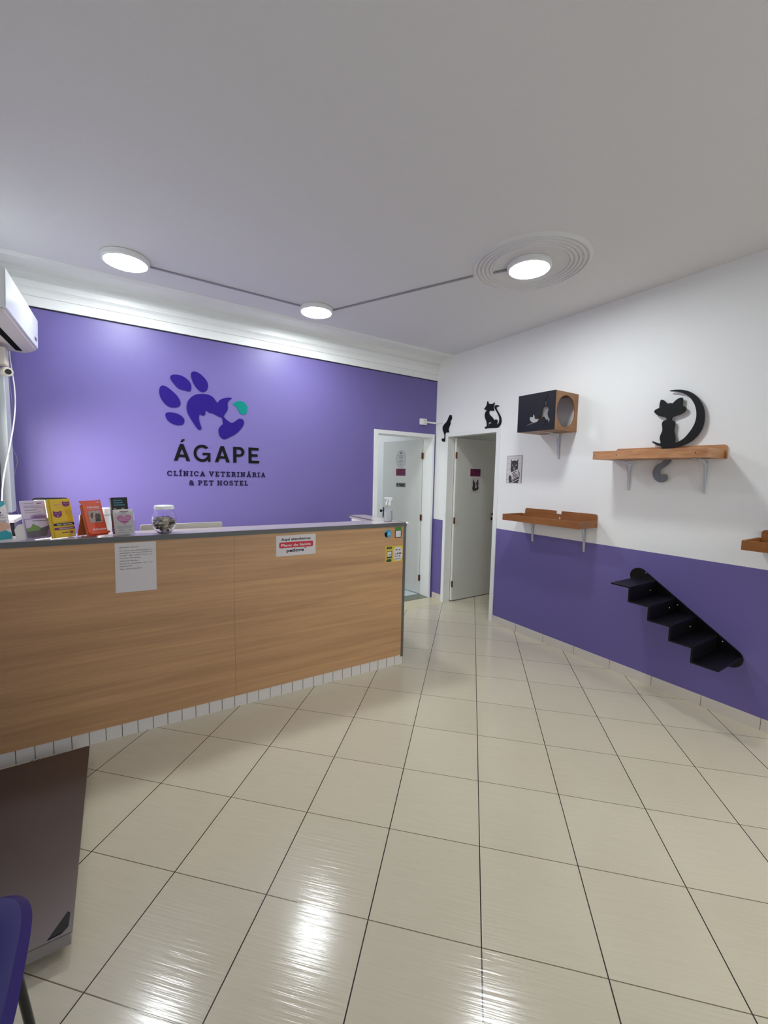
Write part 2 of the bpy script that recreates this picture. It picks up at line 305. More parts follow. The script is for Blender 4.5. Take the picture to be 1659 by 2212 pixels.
SH={
'toe1':[(-3.1834,2.3436),(-3.1809,2.3528),(-3.1775,2.3606),(-3.173,2.3666),(-3.1675,2.3709),(-3.1609,2.3735),(-3.1532,2.3743),(-3.1445,2.3735),(-3.1348,2.3709),(-3.1237,2.3659),(-3.1103,2.3575),(-3.0954,2.3466),(-3.0809,2.3348),(-3.0668,2.3224),(-3.053,2.309),(-3.0411,2.2954),(-3.0317,2.2811),(-3.0243,2.2666),(-3.0194,2.2534),(-3.0174,2.2422),(-3.0178,2.2325),(-3.02,2.2235),(-3.0236,2.215),(-3.0289,2.2072),(-3.0363,2.2009),(-3.0461,2.1963),(-3.058,2.1931),(-3.0705,2.1914),(-3.0837,2.1909),(-3.0975,2.1919),(-3.1108,2.1953),(-3.1234,2.2015),(-3.1356,2.2101),(-3.1468,2.2207),(-3.1576,2.2341),(-3.1675,2.2496),(-3.1755,2.2649),(-3.1809,2.2793),(-3.1843,2.2935),(-3.1862,2.3071),(-3.1866,2.3202),(-3.1854,2.3326)],
'toe2':[(-3.0971,2.4533),(-3.0958,2.4605),(-3.0927,2.4673),(-3.0879,2.4728),(-3.0815,2.4769),(-3.0734,2.4799),(-3.0643,2.4821),(-3.054,2.484),(-3.0426,2.4851),(-3.0304,2.4849),(-3.0171,2.4834),(-3.0031,2.4806),(-2.9895,2.4761),(-2.9762,2.4695),(-2.9633,2.4611),(-2.9519,2.4517),(-2.9422,2.4411),(-2.934,2.4293),(-2.9281,2.4177),(-2.9252,2.4063),(-2.9246,2.395),(-2.9252,2.3843),(-2.9268,2.3741),(-2.9296,2.3645),(-2.9327,2.3571),(-2.9351,2.3525),(-2.9379,2.3501),(-2.9434,2.349),(-2.9526,2.3494),(-2.9644,2.3512),(-2.9781,2.3536),(-2.9946,2.3555),(-3.0129,2.358),(-3.0295,2.3634),(-3.0433,2.3736),(-3.0554,2.3867),(-3.066,2.3991),(-3.0752,2.4097),(-3.0829,2.4196),(-3.0889,2.4289),(-3.0934,2.4376),(-3.0962,2.4457)],
'toe3':[(-2.9265,2.5038),(-2.9253,2.5119),(-2.9228,2.5182),(-2.9191,2.5235),(-2.9144,2.5283),(-2.9086,2.5322),(-2.9013,2.5344),(-2.8919,2.535),(-2.8809,2.5339),(-2.8695,2.5309),(-2.858,2.5258),(-2.846,2.5186),(-2.8341,2.5098),(-2.8215,2.4986),(-2.8089,2.4856),(-2.7985,2.4732),(-2.7912,2.4623),(-2.7862,2.452),(-2.783,2.441),(-2.7815,2.4283),(-2.7819,2.415),(-2.7836,2.4027),(-2.7866,2.392),(-2.791,2.3823),(-2.7965,2.3743),(-2.8029,2.368),(-2.8103,2.3632),(-2.8185,2.3601),(-2.8275,2.3581),(-2.8373,2.3577),(-2.8474,2.3603),(-2.8579,2.3665),(-2.8688,2.3757),(-2.8791,2.3865),(-2.8891,2.3993),(-2.8987,2.4138),(-2.9068,2.428),(-2.913,2.4413),(-2.9178,2.4544),(-2.9215,2.4672),(-2.9244,2.4802),(-2.9261,2.4929)],
'toe4':[(-3.1425,2.1222),(-3.1411,2.1299),(-3.1375,2.1357),(-3.1321,2.1401),(-3.1249,2.1434),(-3.1158,2.1454),(-3.1052,2.1464),(-3.0927,2.1469),(-3.0787,2.1464),(-3.0647,2.1445),(-3.0508,2.141),(-3.0369,2.1361),(-3.024,2.1298),(-3.0121,2.1216),(-3.0014,2.1121),(-2.9935,2.1026),(-2.9895,2.0939),(-2.9884,2.0854),(-2.9891,2.0767),(-2.9914,2.0671),(-2.9956,2.0573),(-3.0015,2.0492),(-3.0093,2.0435),(-3.0188,2.0395),(-3.0294,2.0372),(-3.0412,2.0366),(-3.0541,2.0376),(-3.067,2.0401),(-3.0796,2.0437),(-3.0921,2.0488),(-3.1039,2.0555),(-3.115,2.0645),(-3.1253,2.0751),(-3.1333,2.0862),(-3.1386,2.0985),(-3.1416,2.1114)],
'palm':[(-2.9643,2.1694),(-2.9673,2.1907),(-2.9676,2.2142),(-2.9636,2.2376),(-2.9556,2.2606),(-2.9428,2.2822),(-2.9267,2.3015),(-2.9083,2.317),(-2.8873,2.3288),(-2.8624,2.3366),(-2.8369,2.341),(-2.8142,2.3427),(-2.7933,2.3418),(-2.7741,2.339),(-2.7567,2.3331),(-2.7414,2.3229),(-2.7274,2.3095),(-2.7135,2.2895),(-2.701,2.2753),(-2.692,2.2838),(-2.6826,2.2991),(-2.6685,2.3102),(-2.652,2.3198),(-2.6331,2.3274),(-2.6136,2.333),(-2.5945,2.3361),(-2.5788,2.337),(-2.5701,2.3356),(-2.5672,2.3321),(-2.5712,2.3263),(-2.579,2.3188),(-2.5889,2.311),(-2.5986,2.3008),(-2.6048,2.2853),(-2.6082,2.2682),(-2.6071,2.252),(-2.6055,2.2369),(-2.6072,2.2244),(-2.6112,2.2126),(-2.6183,2.2003),(-2.6269,2.1873),(-2.6366,2.1717),(-2.6442,2.1581),(-2.6457,2.1524),(-2.6428,2.1479),(-2.6346,2.1386),(-2.6238,2.1283),(-2.6126,2.1189),(-2.6008,2.1105),(-2.5888,2.1034),(-2.5776,2.099),(-2.5701,2.0986),(-2.562,2.1019),(-2.5486,2.11),(-2.5342,2.1203),(-2.522,2.131),(-2.5103,2.1401),(-2.4983,2.1452),(-2.4863,2.1463),(-2.4733,2.1424),(-2.4624,2.1347),(-2.4567,2.1245),(-2.4554,2.111),(-2.4587,2.0935),(-2.467,2.0735),(-2.4814,2.0521),(-2.4994,2.0305),(-2.5186,2.0099),(-2.5396,1.9912),(-2.5634,1.9765),(-2.587,1.9638),(-2.6081,1.9511),(-2.6261,1.9412),(-2.6387,1.9371),(-2.6493,1.9374),(-2.6611,1.9419),(-2.6721,1.9502),(-2.6814,1.9618),(-2.6885,1.9768),(-2.6928,1.9962),(-2.694,2.0158),(-2.6916,2.0308),(-2.686,2.044),(-2.6766,2.0579),(-2.6667,2.0693),(-2.6599,2.0743),(-2.6551,2.0781),(-2.6528,2.0857),(-2.6526,2.0941),(-2.6556,2.1018),(-2.6585,2.1094),(-2.6568,2.1173),(-2.656,2.1254),(-2.6612,2.1345),(-2.6695,2.1423),(-2.6798,2.1453),(-2.6922,2.1481),(-2.7067,2.1549),(-2.7221,2.1624),(-2.7376,2.1689),(-2.7517,2.1736),(-2.7617,2.1734),(-2.7702,2.1733),(-2.7796,2.1789),(-2.7885,2.1854),(-2.7965,2.1908),(-2.803,2.1932),(-2.8068,2.1892),(-2.809,2.1811),(-2.8092,2.1684),(-2.8109,2.1555),(-2.8194,2.146),(-2.8294,2.1406),(-2.837,2.1426),(-2.8438,2.1469),(-2.8503,2.1505),(-2.856,2.1519),(-2.8604,2.1493),(-2.8634,2.1413),(-2.8651,2.1237),(-2.8648,2.1028),(-2.8611,2.0835),(-2.856,2.0652),(-2.8506,2.0488),(-2.8464,2.0352),(-2.8456,2.0263),(-2.8474,2.0197),(-2.8519,2.0126),(-2.8584,2.0081),(-2.8658,2.0081),(-2.8749,2.0137),(-2.8865,2.0277),(-2.8995,2.0463),(-2.9131,2.0669),(-2.9271,2.0897),(-2.9419,2.1158),(-2.9544,2.1402),(-2.9608,2.1551)],
'teal':[(-2.5584,2.28),(-2.5526,2.2883),(-2.5406,2.2973),(-2.5284,2.3048),(-2.5179,2.3099),(-2.5073,2.3135),(-2.4966,2.3155),(-2.486,2.3161),(-2.4754,2.3152),(-2.4648,2.3119),(-2.4534,2.3056),(-2.442,2.297),(-2.4328,2.2872),(-2.427,2.2763),(-2.4235,2.2643),(-2.4218,2.252),(-2.4218,2.2392),(-2.4236,2.2263),(-2.427,2.215),(-2.4322,2.2059),(-2.4389,2.1984),(-2.4458,2.1929),(-2.4522,2.1897),(-2.4589,2.1884),(-2.4659,2.1886),(-2.474,2.19),(-2.4825,2.1928),(-2.4898,2.1967),(-2.4954,2.2019),(-2.4999,2.2082),(-2.504,2.2154),(-2.5076,2.2241),(-2.5108,2.2337),(-2.5148,2.2424),(-2.52,2.249),(-2.5259,2.2546),(-2.5328,2.2604),(-2.5428,2.2667),(-2.5537,2.273)],
'mooncat':[(-2.6424,2.1585),(-2.6491,2.1657),(-2.6592,2.1714),(-2.6694,2.175),(-2.6773,2.1792),(-2.6776,2.1863),(-2.6761,2.1961),(-2.6777,2.2111),(-2.6802,2.2255),(-2.6826,2.234),(-2.6867,2.238),(-2.6947,2.2365),(-2.7044,2.2309),(-2.715,2.2202),(-2.7242,2.2097),(-2.7271,2.2053),(-2.7306,2.2036),(-2.7423,2.2038),(-2.7546,2.2044),(-2.7612,2.2017),(-2.7667,2.2008),(-2.7731,2.2069),(-2.7804,2.2153),(-2.7893,2.2233),(-2.7997,2.23),(-2.8134,2.2346),(-2.8253,2.2348),(-2.8296,2.2276),(-2.8307,2.2148),(-2.8303,2.1938),(-2.8308,2.1744),(-2.8369,2.1698),(-2.8444,2.1682),(-2.8518,2.1611),(-2.8569,2.1527),(-2.8564,2.1439),(-2.8525,2.1353),(-2.8459,2.1279),(-2.8365,2.1211),(-2.8233,2.1148),(-2.8085,2.1094),(-2.7931,2.1061),(-2.7797,2.1034),(-2.7724,2.1),(-2.7684,2.0961),(-2.7662,2.0915),(-2.7661,2.0865),(-2.7675,2.0812),(-2.771,2.0761),(-2.778,2.0726),(-2.7852,2.0682),(-2.7898,2.0608),(-2.7923,2.0512),(-2.7918,2.0388),(-2.7901,2.0253),(-2.7881,2.0124),(-2.7873,1.9993),(-2.7907,1.9859),(-2.7951,1.9725),(-2.7981,1.9592),(-2.8,1.946),(-2.7999,1.9323),(-2.799,1.9198),(-2.7968,1.9096),(-2.7972,1.9035),(-2.805,1.9049),(-2.8172,1.9109),(-2.8335,1.9197),(-2.8504,1.9311),(-2.864,1.9445),(-2.8767,1.9603),(-2.8898,1.9795),(-2.9017,1.9999),(-2.911,2.0195),(-2.9181,2.0396),(-2.9226,2.061),(-2.9247,2.083),(-2.9243,2.105),(-2.9214,2.1273),(-2.9162,2.15),(-2.9082,2.1728),(-2.8964,2.1959),(-2.8829,2.2171),(-2.8699,2.233),(-2.8556,2.2463),(-2.8383,2.2585),(-2.8199,2.2688),(-2.8019,2.2767),(-2.7842,2.2826),(-2.7665,2.2864),(-2.7514,2.289),(-2.7412,2.2919),(-2.7373,2.2945),(-2.7424,2.2969),(-2.7537,2.2984),(-2.7698,2.2984),(-2.789,2.2967),(-2.8091,2.2933),(-2.8299,2.2877),(-2.8505,2.2799),(-2.8707,2.2693),(-2.8904,2.2551),(-2.9088,2.2384),(-2.9248,2.2201),(-2.9387,2.1999),(-2.951,2.1771),(-2.9609,2.1536),(-2.9678,2.1315),(-2.9722,2.109),(-2.9746,2.0844),(-2.9748,2.0592),(-2.973,2.034),(-2.9689,2.01),(-2.962,1.9894),(-2.9531,1.9707),(-2.9429,1.9534),(-2.9311,1.9376),(-2.9179,1.9234),(-2.9027,1.9107),(-2.8845,1.8996),(-2.8648,1.8903),(-2.8448,1.8831),(-2.8255,1.8779),(-2.8074,1.8754),(-2.7935,1.8727),(-2.7891,1.8655),(-2.7887,1.8578),(-2.7932,1.8517),(-2.7894,1.8478),(-2.7534,1.8479),(-2.7165,1.8506),(-2.7117,1.8543),(-2.7158,1.8607),(-2.7156,1.8726),(-2.7122,1.8844),(-2.7003,1.8895),(-2.6854,1.8938),(-2.6714,1.9022),(-2.6589,1.9108),(-2.6496,1.917),(-2.6441,1.9218),(-2.6438,1.9257),(-2.6482,1.927),(-2.6583,1.9236),(-2.6711,1.9183),(-2.6848,1.9126),(-2.6968,1.9088),(-2.7033,1.9098),(-2.7057,1.915),(-2.7023,1.9258),(-2.6977,1.9391),(-2.6965,1.952),(-2.6977,1.966),(-2.7033,1.9824),(-2.7089,1.9988),(-2.7099,2.0125),(-2.7088,2.0255),(-2.7061,2.0398),(-2.7038,2.0527),(-2.7043,2.062),(-2.7069,2.0691),(-2.7119,2.075),(-2.7184,2.0793),(-2.7266,2.0813),(-2.7333,2.0832),(-2.7345,2.0877),(-2.7326,2.0932),(-2.729,2.0989),(-2.7227,2.1041),(-2.7128,2.107),(-2.7009,2.1097),(-2.6883,2.1136),(-2.6754,2.1191),(-2.6628,2.1282),(-2.6521,2.1385),(-2.6448,2.1489)],
'moontail':[(-2.7472,1.7905),(-2.7662,1.793),(-2.7823,1.7897),(-2.785,1.7803),(-2.7815,1.7685),(-2.7758,1.7587),(-2.7667,1.7487),(-2.7527,1.7369),(-2.7379,1.7254),(-2.7257,1.7166),(-2.7162,1.7085),(-2.7111,1.7001),(-2.7093,1.6915),(-2.7104,1.6816),(-2.7138,1.6731),(-2.719,1.6689),(-2.7254,1.6678),(-2.7316,1.671),(-2.7385,1.6747),(-2.7472,1.6755),(-2.7557,1.6735),(-2.7624,1.667),(-2.7672,1.6582),(-2.7693,1.6481),(-2.7686,1.638),(-2.7645,1.6295),(-2.7576,1.6223),(-2.748,1.6169),(-2.7367,1.6137),(-2.7246,1.6128),(-2.7117,1.6151),(-2.6979,1.6224),(-2.6852,1.633),(-2.6758,1.6459),(-2.6692,1.6603),(-2.6657,1.6756),(-2.6651,1.6913),(-2.6672,1.7072),(-2.6725,1.7222),(-2.6811,1.7348),(-2.6929,1.7461),(-2.7093,1.756),(-2.7257,1.766),(-2.7363,1.7796)],
'catA':[(-0.2778,2.3884),(-0.2721,2.3873),(-0.2652,2.3829),(-0.2564,2.3727),(-0.2469,2.3591),(-0.2388,2.3431),(-0.229,2.3265),(-0.2145,2.3126),(-0.1974,2.2993),(-0.1771,2.2859),(-0.1588,2.2723),(-0.1479,2.2582),(-0.1427,2.2431),(-0.1432,2.2258),(-0.1485,2.2075),(-0.1593,2.1886),(-0.1706,2.1708),(-0.1774,2.1572),(-0.1813,2.1438),(-0.1828,2.1249),(-0.1804,2.1089),(-0.1718,2.1051),(-0.1604,2.1058),(-0.148,2.1074),(-0.1373,2.1072),(-0.1321,2.0998),(-0.1314,2.0899),(-0.1356,2.0801),(-0.1445,2.0715),(-0.1592,2.0658),(-0.176,2.0636),(-0.1926,2.0659),(-0.2062,2.0724),(-0.2125,2.083),(-0.2142,2.0981),(-0.2119,2.1195),(-0.208,2.142),(-0.2017,2.1615),(-0.2037,2.1754),(-0.2328,2.1765),(-0.2629,2.1745),(-0.2702,2.178),(-0.2689,2.1826),(-0.264,2.1848),(-0.2581,2.1903),(-0.2554,2.2061),(-0.2564,2.2249),(-0.2651,2.2414),(-0.2755,2.2577),(-0.2826,2.275),(-0.2867,2.2909),(-0.2837,2.303),(-0.2817,2.3128),(-0.29,2.3208),(-0.3002,2.3281),(-0.3063,2.3357),(-0.3096,2.3441),(-0.3081,2.3549),(-0.3046,2.3659),(-0.3013,2.376),(-0.2973,2.3837),(-0.2922,2.3861),(-0.2869,2.3866),(-0.2825,2.388)],
'catB':[(-0.8962,2.4721),(-0.9014,2.4588),(-0.9103,2.4435),(-0.9275,2.4374),(-0.9468,2.4349),(-0.9636,2.4337),(-0.9773,2.4347),(-0.9844,2.4399),(-0.9888,2.4445),(-0.9941,2.4443),(-0.9972,2.4396),(-0.9949,2.428),(-0.9906,2.4142),(-0.9857,2.4032),(-0.9827,2.3925),(-0.9865,2.3802),(-0.9912,2.3689),(-0.9922,2.3604),(-0.9899,2.3554),(-0.9822,2.3562),(-0.9715,2.3591),(-0.9588,2.3613),(-0.9458,2.3629),(-0.9342,2.3638),(-0.9253,2.3615),(-0.9213,2.3514),(-0.9214,2.339),(-0.9249,2.329),(-0.9329,2.3186),(-0.9481,2.3057),(-0.9651,2.2923),(-0.9799,2.2789),(-0.992,2.2667),(-0.9979,2.2565),(-1.003,2.2505),(-1.0123,2.2539),(-1.0226,2.2584),(-1.0337,2.2567),(-1.0429,2.2518),(-1.0476,2.2445),(-1.0489,2.2348),(-1.0454,2.2213),(-1.0424,2.2091),(-1.0461,2.2034),(-1.0527,2.2029),(-1.0614,2.2081),(-1.0696,2.2178),(-1.0741,2.2315),(-1.0758,2.2471),(-1.0752,2.2616),(-1.0711,2.2774),(-1.0615,2.2969),(-1.0491,2.3171),(-1.0355,2.3362),(-1.0221,2.3539),(-1.0108,2.3693),(-1.0025,2.3826),(-0.9988,2.3933),(-0.9993,2.4018),(-1.0045,2.4085),(-1.0137,2.4127),(-1.0285,2.4132),(-1.0436,2.4111),(-1.0545,2.4067),(-1.0609,2.4015),(-1.0602,2.3968),(-1.0545,2.3934),(-1.0431,2.3938),(-1.0317,2.394),(-1.0264,2.3903),(-1.0254,2.3835),(-1.0286,2.3735),(-1.0367,2.3597),(-1.0517,2.3404),(-1.0687,2.3187),(-1.0836,2.2963),(-1.0957,2.2749),(-1.102,2.257),(-1.1045,2.2406),(-1.1037,2.2235),(-1.0996,2.2076),(-1.0917,2.1942),(-1.0815,2.1831),(-1.0731,2.1738),(-1.0577,2.1679),(-1.0225,2.168),(-0.9823,2.1704),(-0.9473,2.1722),(-0.9204,2.1741),(-0.9124,2.1763),(-0.9098,2.1773),(-0.9,2.1738),(-0.8892,2.1705),(-0.8785,2.1713),(-0.87,2.1744),(-0.8664,2.1802),(-0.8672,2.1863),(-0.8741,2.1901),(-0.8827,2.1927),(-0.8886,2.1923),(-0.8931,2.1941),(-0.8965,2.2039),(-0.897,2.2185),(-0.8919,2.2379),(-0.8842,2.2583),(-0.875,2.2752),(-0.8666,2.291),(-0.8614,2.307),(-0.8595,2.3227),(-0.8622,2.3384),(-0.8684,2.3527),(-0.8795,2.3646),(-0.8882,2.3735),(-0.8854,2.377),(-0.8774,2.3786),(-0.8666,2.3806),(-0.8561,2.3835),(-0.8499,2.3891),(-0.848,2.3953),(-0.8527,2.3992),(-0.8602,2.4038),(-0.8678,2.4122),(-0.875,2.4212),(-0.8806,2.4275),(-0.8847,2.4354),(-0.8866,2.4509),(-0.8882,2.4656),(-0.8915,2.4725)],
'catBhole':[(-0.9175,2.2243),(-0.9237,2.2333),(-0.9322,2.2398),(-0.9428,2.2398),(-0.953,2.2363),(-0.9607,2.23),(-0.964,2.2239),(-0.9582,2.222),(-0.9487,2.2215),(-0.9388,2.2214),(-0.9302,2.2201),(-0.9266,2.2148),(-0.9257,2.2082),(-0.928,2.2017),(-0.9295,2.1964),(-0.9249,2.1932),(-0.9193,2.1934),(-0.9165,2.2001),(-0.9153,2.2092),(-0.9152,2.2168)],
'boxcat':[(-1.7237,2.186),(-1.7291,2.183),(-1.7368,2.1778),(-1.7458,2.1783),(-1.7541,2.1805),(-1.7593,2.1832),(-1.7619,2.1864),(-1.7603,2.1898),(-1.7588,2.1935),(-1.7615,2.1988),(-1.7664,2.2016),(-1.7737,2.1969),(-1.7807,2.1889),(-1.7842,2.1796),(-1.7861,2.1704),(-1.7856,2.1638),(-1.7879,2.1591),(-1.8001,2.1565),(-1.8147,2.1564),(-1.8255,2.1585),(-1.8353,2.1653),(-1.8454,2.1815),(-1.8539,2.2007),(-1.8583,2.2188),(-1.8622,2.2348),(-1.8683,2.2457),(-1.8765,2.2527),(-1.889,2.2556),(-1.9019,2.2551),(-1.9123,2.2514),(-1.9202,2.2451),(-1.9248,2.2367),(-1.9264,2.2271),(-1.9237,2.2169),(-1.9202,2.2063),(-1.9188,2.1956),(-1.919,2.1848),(-1.9213,2.1733),(-1.9255,2.1625),(-1.9326,2.1538),(-1.9391,2.1459),(-1.9415,2.1386),(-1.9411,2.1307),(-1.9367,2.1201),(-1.9313,2.11),(-1.9282,2.1031),(-1.9245,2.0976),(-1.9178,2.0922),(-1.9099,2.0881),(-1.9003,2.0861),(-1.8947,2.0863),(-1.9019,2.0895),(-1.9121,2.0944),(-1.9178,2.0996),(-1.9214,2.1066),(-1.923,2.1174),(-1.9226,2.1281),(-1.9204,2.1355),(-1.9168,2.1395),(-1.9118,2.1388),(-1.907,2.134),(-1.905,2.1236),(-1.9033,2.1126),(-1.9006,2.1065),(-1.8963,2.1024),(-1.8861,2.0985),(-1.8786,2.0974),(-1.8844,2.1019),(-1.8933,2.1092),(-1.8976,2.1172),(-1.8999,2.126),(-1.9004,2.1349),(-1.8988,2.1435),(-1.8937,2.151),(-1.8876,2.1577),(-1.8838,2.1649),(-1.8792,2.1695),(-1.8714,2.1679),(-1.8615,2.1626),(-1.8498,2.1546),(-1.8365,2.1454),(-1.8219,2.1361),(-1.8058,2.1284),(-1.7876,2.1252),(-1.7686,2.1229),(-1.7495,2.1181),(-1.7309,2.1129),(-1.7136,2.1084),(-1.6981,2.1044),(-1.6834,2.1002),(-1.6749,2.0982),(-1.6798,2.1015),(-1.6923,2.1072),(-1.7104,2.1134),(-1.7305,2.1197),(-1.7516,2.1252),(-1.7654,2.13),(-1.7588,2.133),(-1.7459,2.1363),(-1.7379,2.142),(-1.7314,2.149),(-1.7273,2.1568),(-1.7249,2.1655),(-1.7231,2.1773)],
'boxtail':[(-1.8891,2.2641),(-1.8838,2.2708),(-1.8799,2.2805),(-1.8792,2.2932),(-1.8808,2.3064),(-1.8849,2.3176),(-1.8897,2.3268),(-1.8927,2.3322),(-1.8967,2.3366),(-1.9048,2.344),(-1.9135,2.3501),(-1.9202,2.3516),(-1.9261,2.3495),(-1.9323,2.3425),(-1.937,2.3351),(-1.9393,2.332),(-1.9383,2.3306),(-1.9315,2.331),(-1.9223,2.3308),(-1.9132,2.3278),(-1.9052,2.3225),(-1.9004,2.3144),(-1.8978,2.3041),(-1.8973,2.2909),(-1.8979,2.2781),(-1.899,2.2688),(-1.8989,2.2629),(-1.8946,2.2615)]}
# ---------------------------------------------------------------- structure
def struct(o): o['kind']='structure'; return o
H=3.105
struct(MB().box(-4.5,3.2,-7.3,3.2,-.1,0).build('floor','floor'))
struct(MB().box(-4.5,3.2,-7.3,3.2,H,H+.1).build('ceiling','ceiling'))
def wall_hole(F,x0,x1,y0,y1,z1,hx0,hx1,hz0,hz1):
    m=MB(F); m.box(x0,hx0,y0,y1,0,z1); m.box(hx1,x1,y0,y1,0,z1); m.box(hx0,hx1,y0,y1,hz1,z1)
    if hz0>0: m.box(hx0,hx1,y0,y1,0,hz0)
    return m
struct(wall_hole(FB,-4.4,3.1,0,.185,H,-.90,-.045,0,2.13).build('wall_back','purple_wall'))
# right wall: local x=-y ; y into wall = +x
struct(wall_hole(FR,0,7.2,0,.10,H,.247,1.056,0,2.13).build('wall_right','dado'))
FLf=Matrix.Translation((-4.23,0,0))@Matrix.Rotation(R_(90),4,'Z')  # left wall seen from inside: local x = +y, y into wall = -x
struct(wall_hole(FLf,-7.2,.02,0,.12,H,-1.5,-.37,1.0,2.25).build('wall_left','dado'))
FF=Matrix.Translation((0,-7.0,0))@Matrix.Rotation(R_(180),4,'Z')
struct(wall_hole(FF,-.1,4.4,0,.12,H,.5,4.0,.05,2.6).build('wall_front','dado'))
# back rooms
MBb=MB().box(-2.8,-2.7,.2,3.1,0,H).box(-2.8,.2,3.0,3.1,0,H).box(.03,.13,.2,3.1,0,H)
struct(MBb.build('wall_back_room','white_wall'))
struct(MB().box(.1,3.1,.19,.29,0,H).box(2.6,2.7,-3.1,.2,0,H).box(.1,2.7,-3.1,-3.0,0,H).box(.1,2.6,-.215,-.02,0,H).build('wall_side_room','white_wall'))
struct(MB().box(-2.7,.03,.19,3.0,0,.003).build('floor_back_room','bluefloor'))
struct(MB(FB).box(-.90,-.045,-.004,.185,0,.006).build('trim_2','threshold'))
struct(MB().box(-4.2,-.02,-.288,-.003,0,.002).build('trim_3','beigefloor'))
# window in the left wall
w1=struct(thing('window_1',None,None,(-4.23,-.95,1.0)))
m=MB(FLf)
for a,b,c,d in ((-1.5,-.37,1.0,1.04),(-1.5,-.37,2.21,2.25),(-1.5,-1.46,1.0,2.25),(-.41,-.37,1.0,2.25),(-.95,-.92,1.0,2.25)): m.box(a,b,.0,.05,c,d)
m.build('window_frame','trim',w1,.003)
MB(FLf).box(-.368,-.285,-.012,0,1.0,2.30).build('window_seal','shadow_and_seal',w1)
MB(FLf).box(-1.5,-.37,.11,.115,1.0,2.25).build('window_pane','daywindow',w1)
# cornice
cp=[(0,2.846),(-.020,2.846),(-.021,2.915),(-.017,2.918),(-.026,2.922),(-.030,2.94),(-.036,2.958),(-.048,2.974),(-.053,2.976),(-.055,3.018),(-.057,3.022),(-.040,3.024),(-.041,3.055),(-.05,3.078),(-.075,3.090),(-.11,3.096),(-.245,3.098),(-.252,3.091),(-.264,3.091),(-.270,3.099),(-.284,3.099),(-.290,3.092),(-.300,3.093),(-.306,3.1055),(0,3.1055)]
cm=MB(FB); cm.prism(cp,-4.23,0.0,'yz'); struct(cm.build('trim_1','trim',smooth=False))
struct(MB(FB).box(-4.23,0,-.006,0,2.838,2.846).build('cornice_shadow_line','shadow_and_seal'))  # dark strip painting in the shadow line below the cornice
struct(MB(FR).box(1.098,7.0,-.010,0,0,.080).build('baseboard_right','basetile',bevel=.001))
struct(MB(FR).box(.03,.205,-.010,0,0,.080).build('baseboard_corner','basetile',bevel=.001))
# ---------------------------------------------------------------- doors
def hinge(mb,x,y,z): mb.box(x-.014,x+.014,y-.006,y+.006,z-.04,z+.04); mb.tube([(x,y-.009,z-.042),(x,y-.009,z+.042)],.007,8)
d1=struct(thing('door_1',None,None,(-.47,0,0)))
m=MB(FB); m.box(-.950,-.893,-.012,0,0,2.165); m.box(-.056,-.026,-.012,0,0,2.165); m.box(-.893,-.056,-.012,0,2.12,2.165)
m.box(-.90,-.893,0,.185,0,2.13); m.box(-.056,-.045,0,.185,0,2.13); m.box(-.893,-.056,0,.185,2.12,2.13)
m.build('door_frame','trim',d1,.0015)
FL1=Matrix.Translation((-.065,.187,0))@Matrix.Rotation(math.atan2(-.986,.166),4,'Z')
lf=MB(FL1).box(-.78,0,0,.035,.010,2.112).build('door_leaf','doorp',d1,.002)
for z in (1.893,1.063,.232):
    m=MB(FL1); hinge(m,.003,-.002,z); m.build('hinge','brass',lf)
m=MB(FL1); m.box(-.765,-.745,-.004,0,1.00,1.15); m.tube([(-.755,-.002,1.10),(-.755,-.045,1.10)],.008); m.sphere((-.755,-.05,1.10),(.024,.014,.024)); m.sphere((-.755,-.008,1.035),(.012,.008,.012)); m.build('door_handle','glossblack',lf,smooth=True)
d2=struct(thing('door_2',None,None,(0,-.65,0)))
m=MB(FR); m.box(.206,.257,-.012,0,0,2.164); m.box(1.046,1.097,-.012,0,0,2.164); m.box(.257,1.046,-.012,0,2.12,2.164)
m.box(.247,.257,0,.10,0,2.13); m.box(1.046,1.056,0,.10,0,2.13); m.box(.257,1.046,0,.10,2.12,2.13)
m.build('door_frame','trim',d2,.0015)
FL2=Matrix.Translation((.105,-.290,0))
lf2=MB(FL2).box(0,.735,0,.035,.010,2.112).build('door_leaf','doorp',d2,.002)
for z in (1.893,1.063,.232):
    m=MB(FL2); m.box(-.012,.012,-.008,.0,z-.04,z+.04); m.tube([(-.004,-.010,z-.042),(-.004,-.010,z+.042)],.007,8); m.build('hinge','brass',lf2)
m=MB(FL2); m.sphere((.682,-.028,1.125),(.018,.018,.018)); m.tube([(.682,0,1.125),(.682,-.028,1.125)],.008); m.sphere((.684,-.004,1.062),(.016,.006,.022)); m.build('door_handle','knob',lf2,smooth=True)
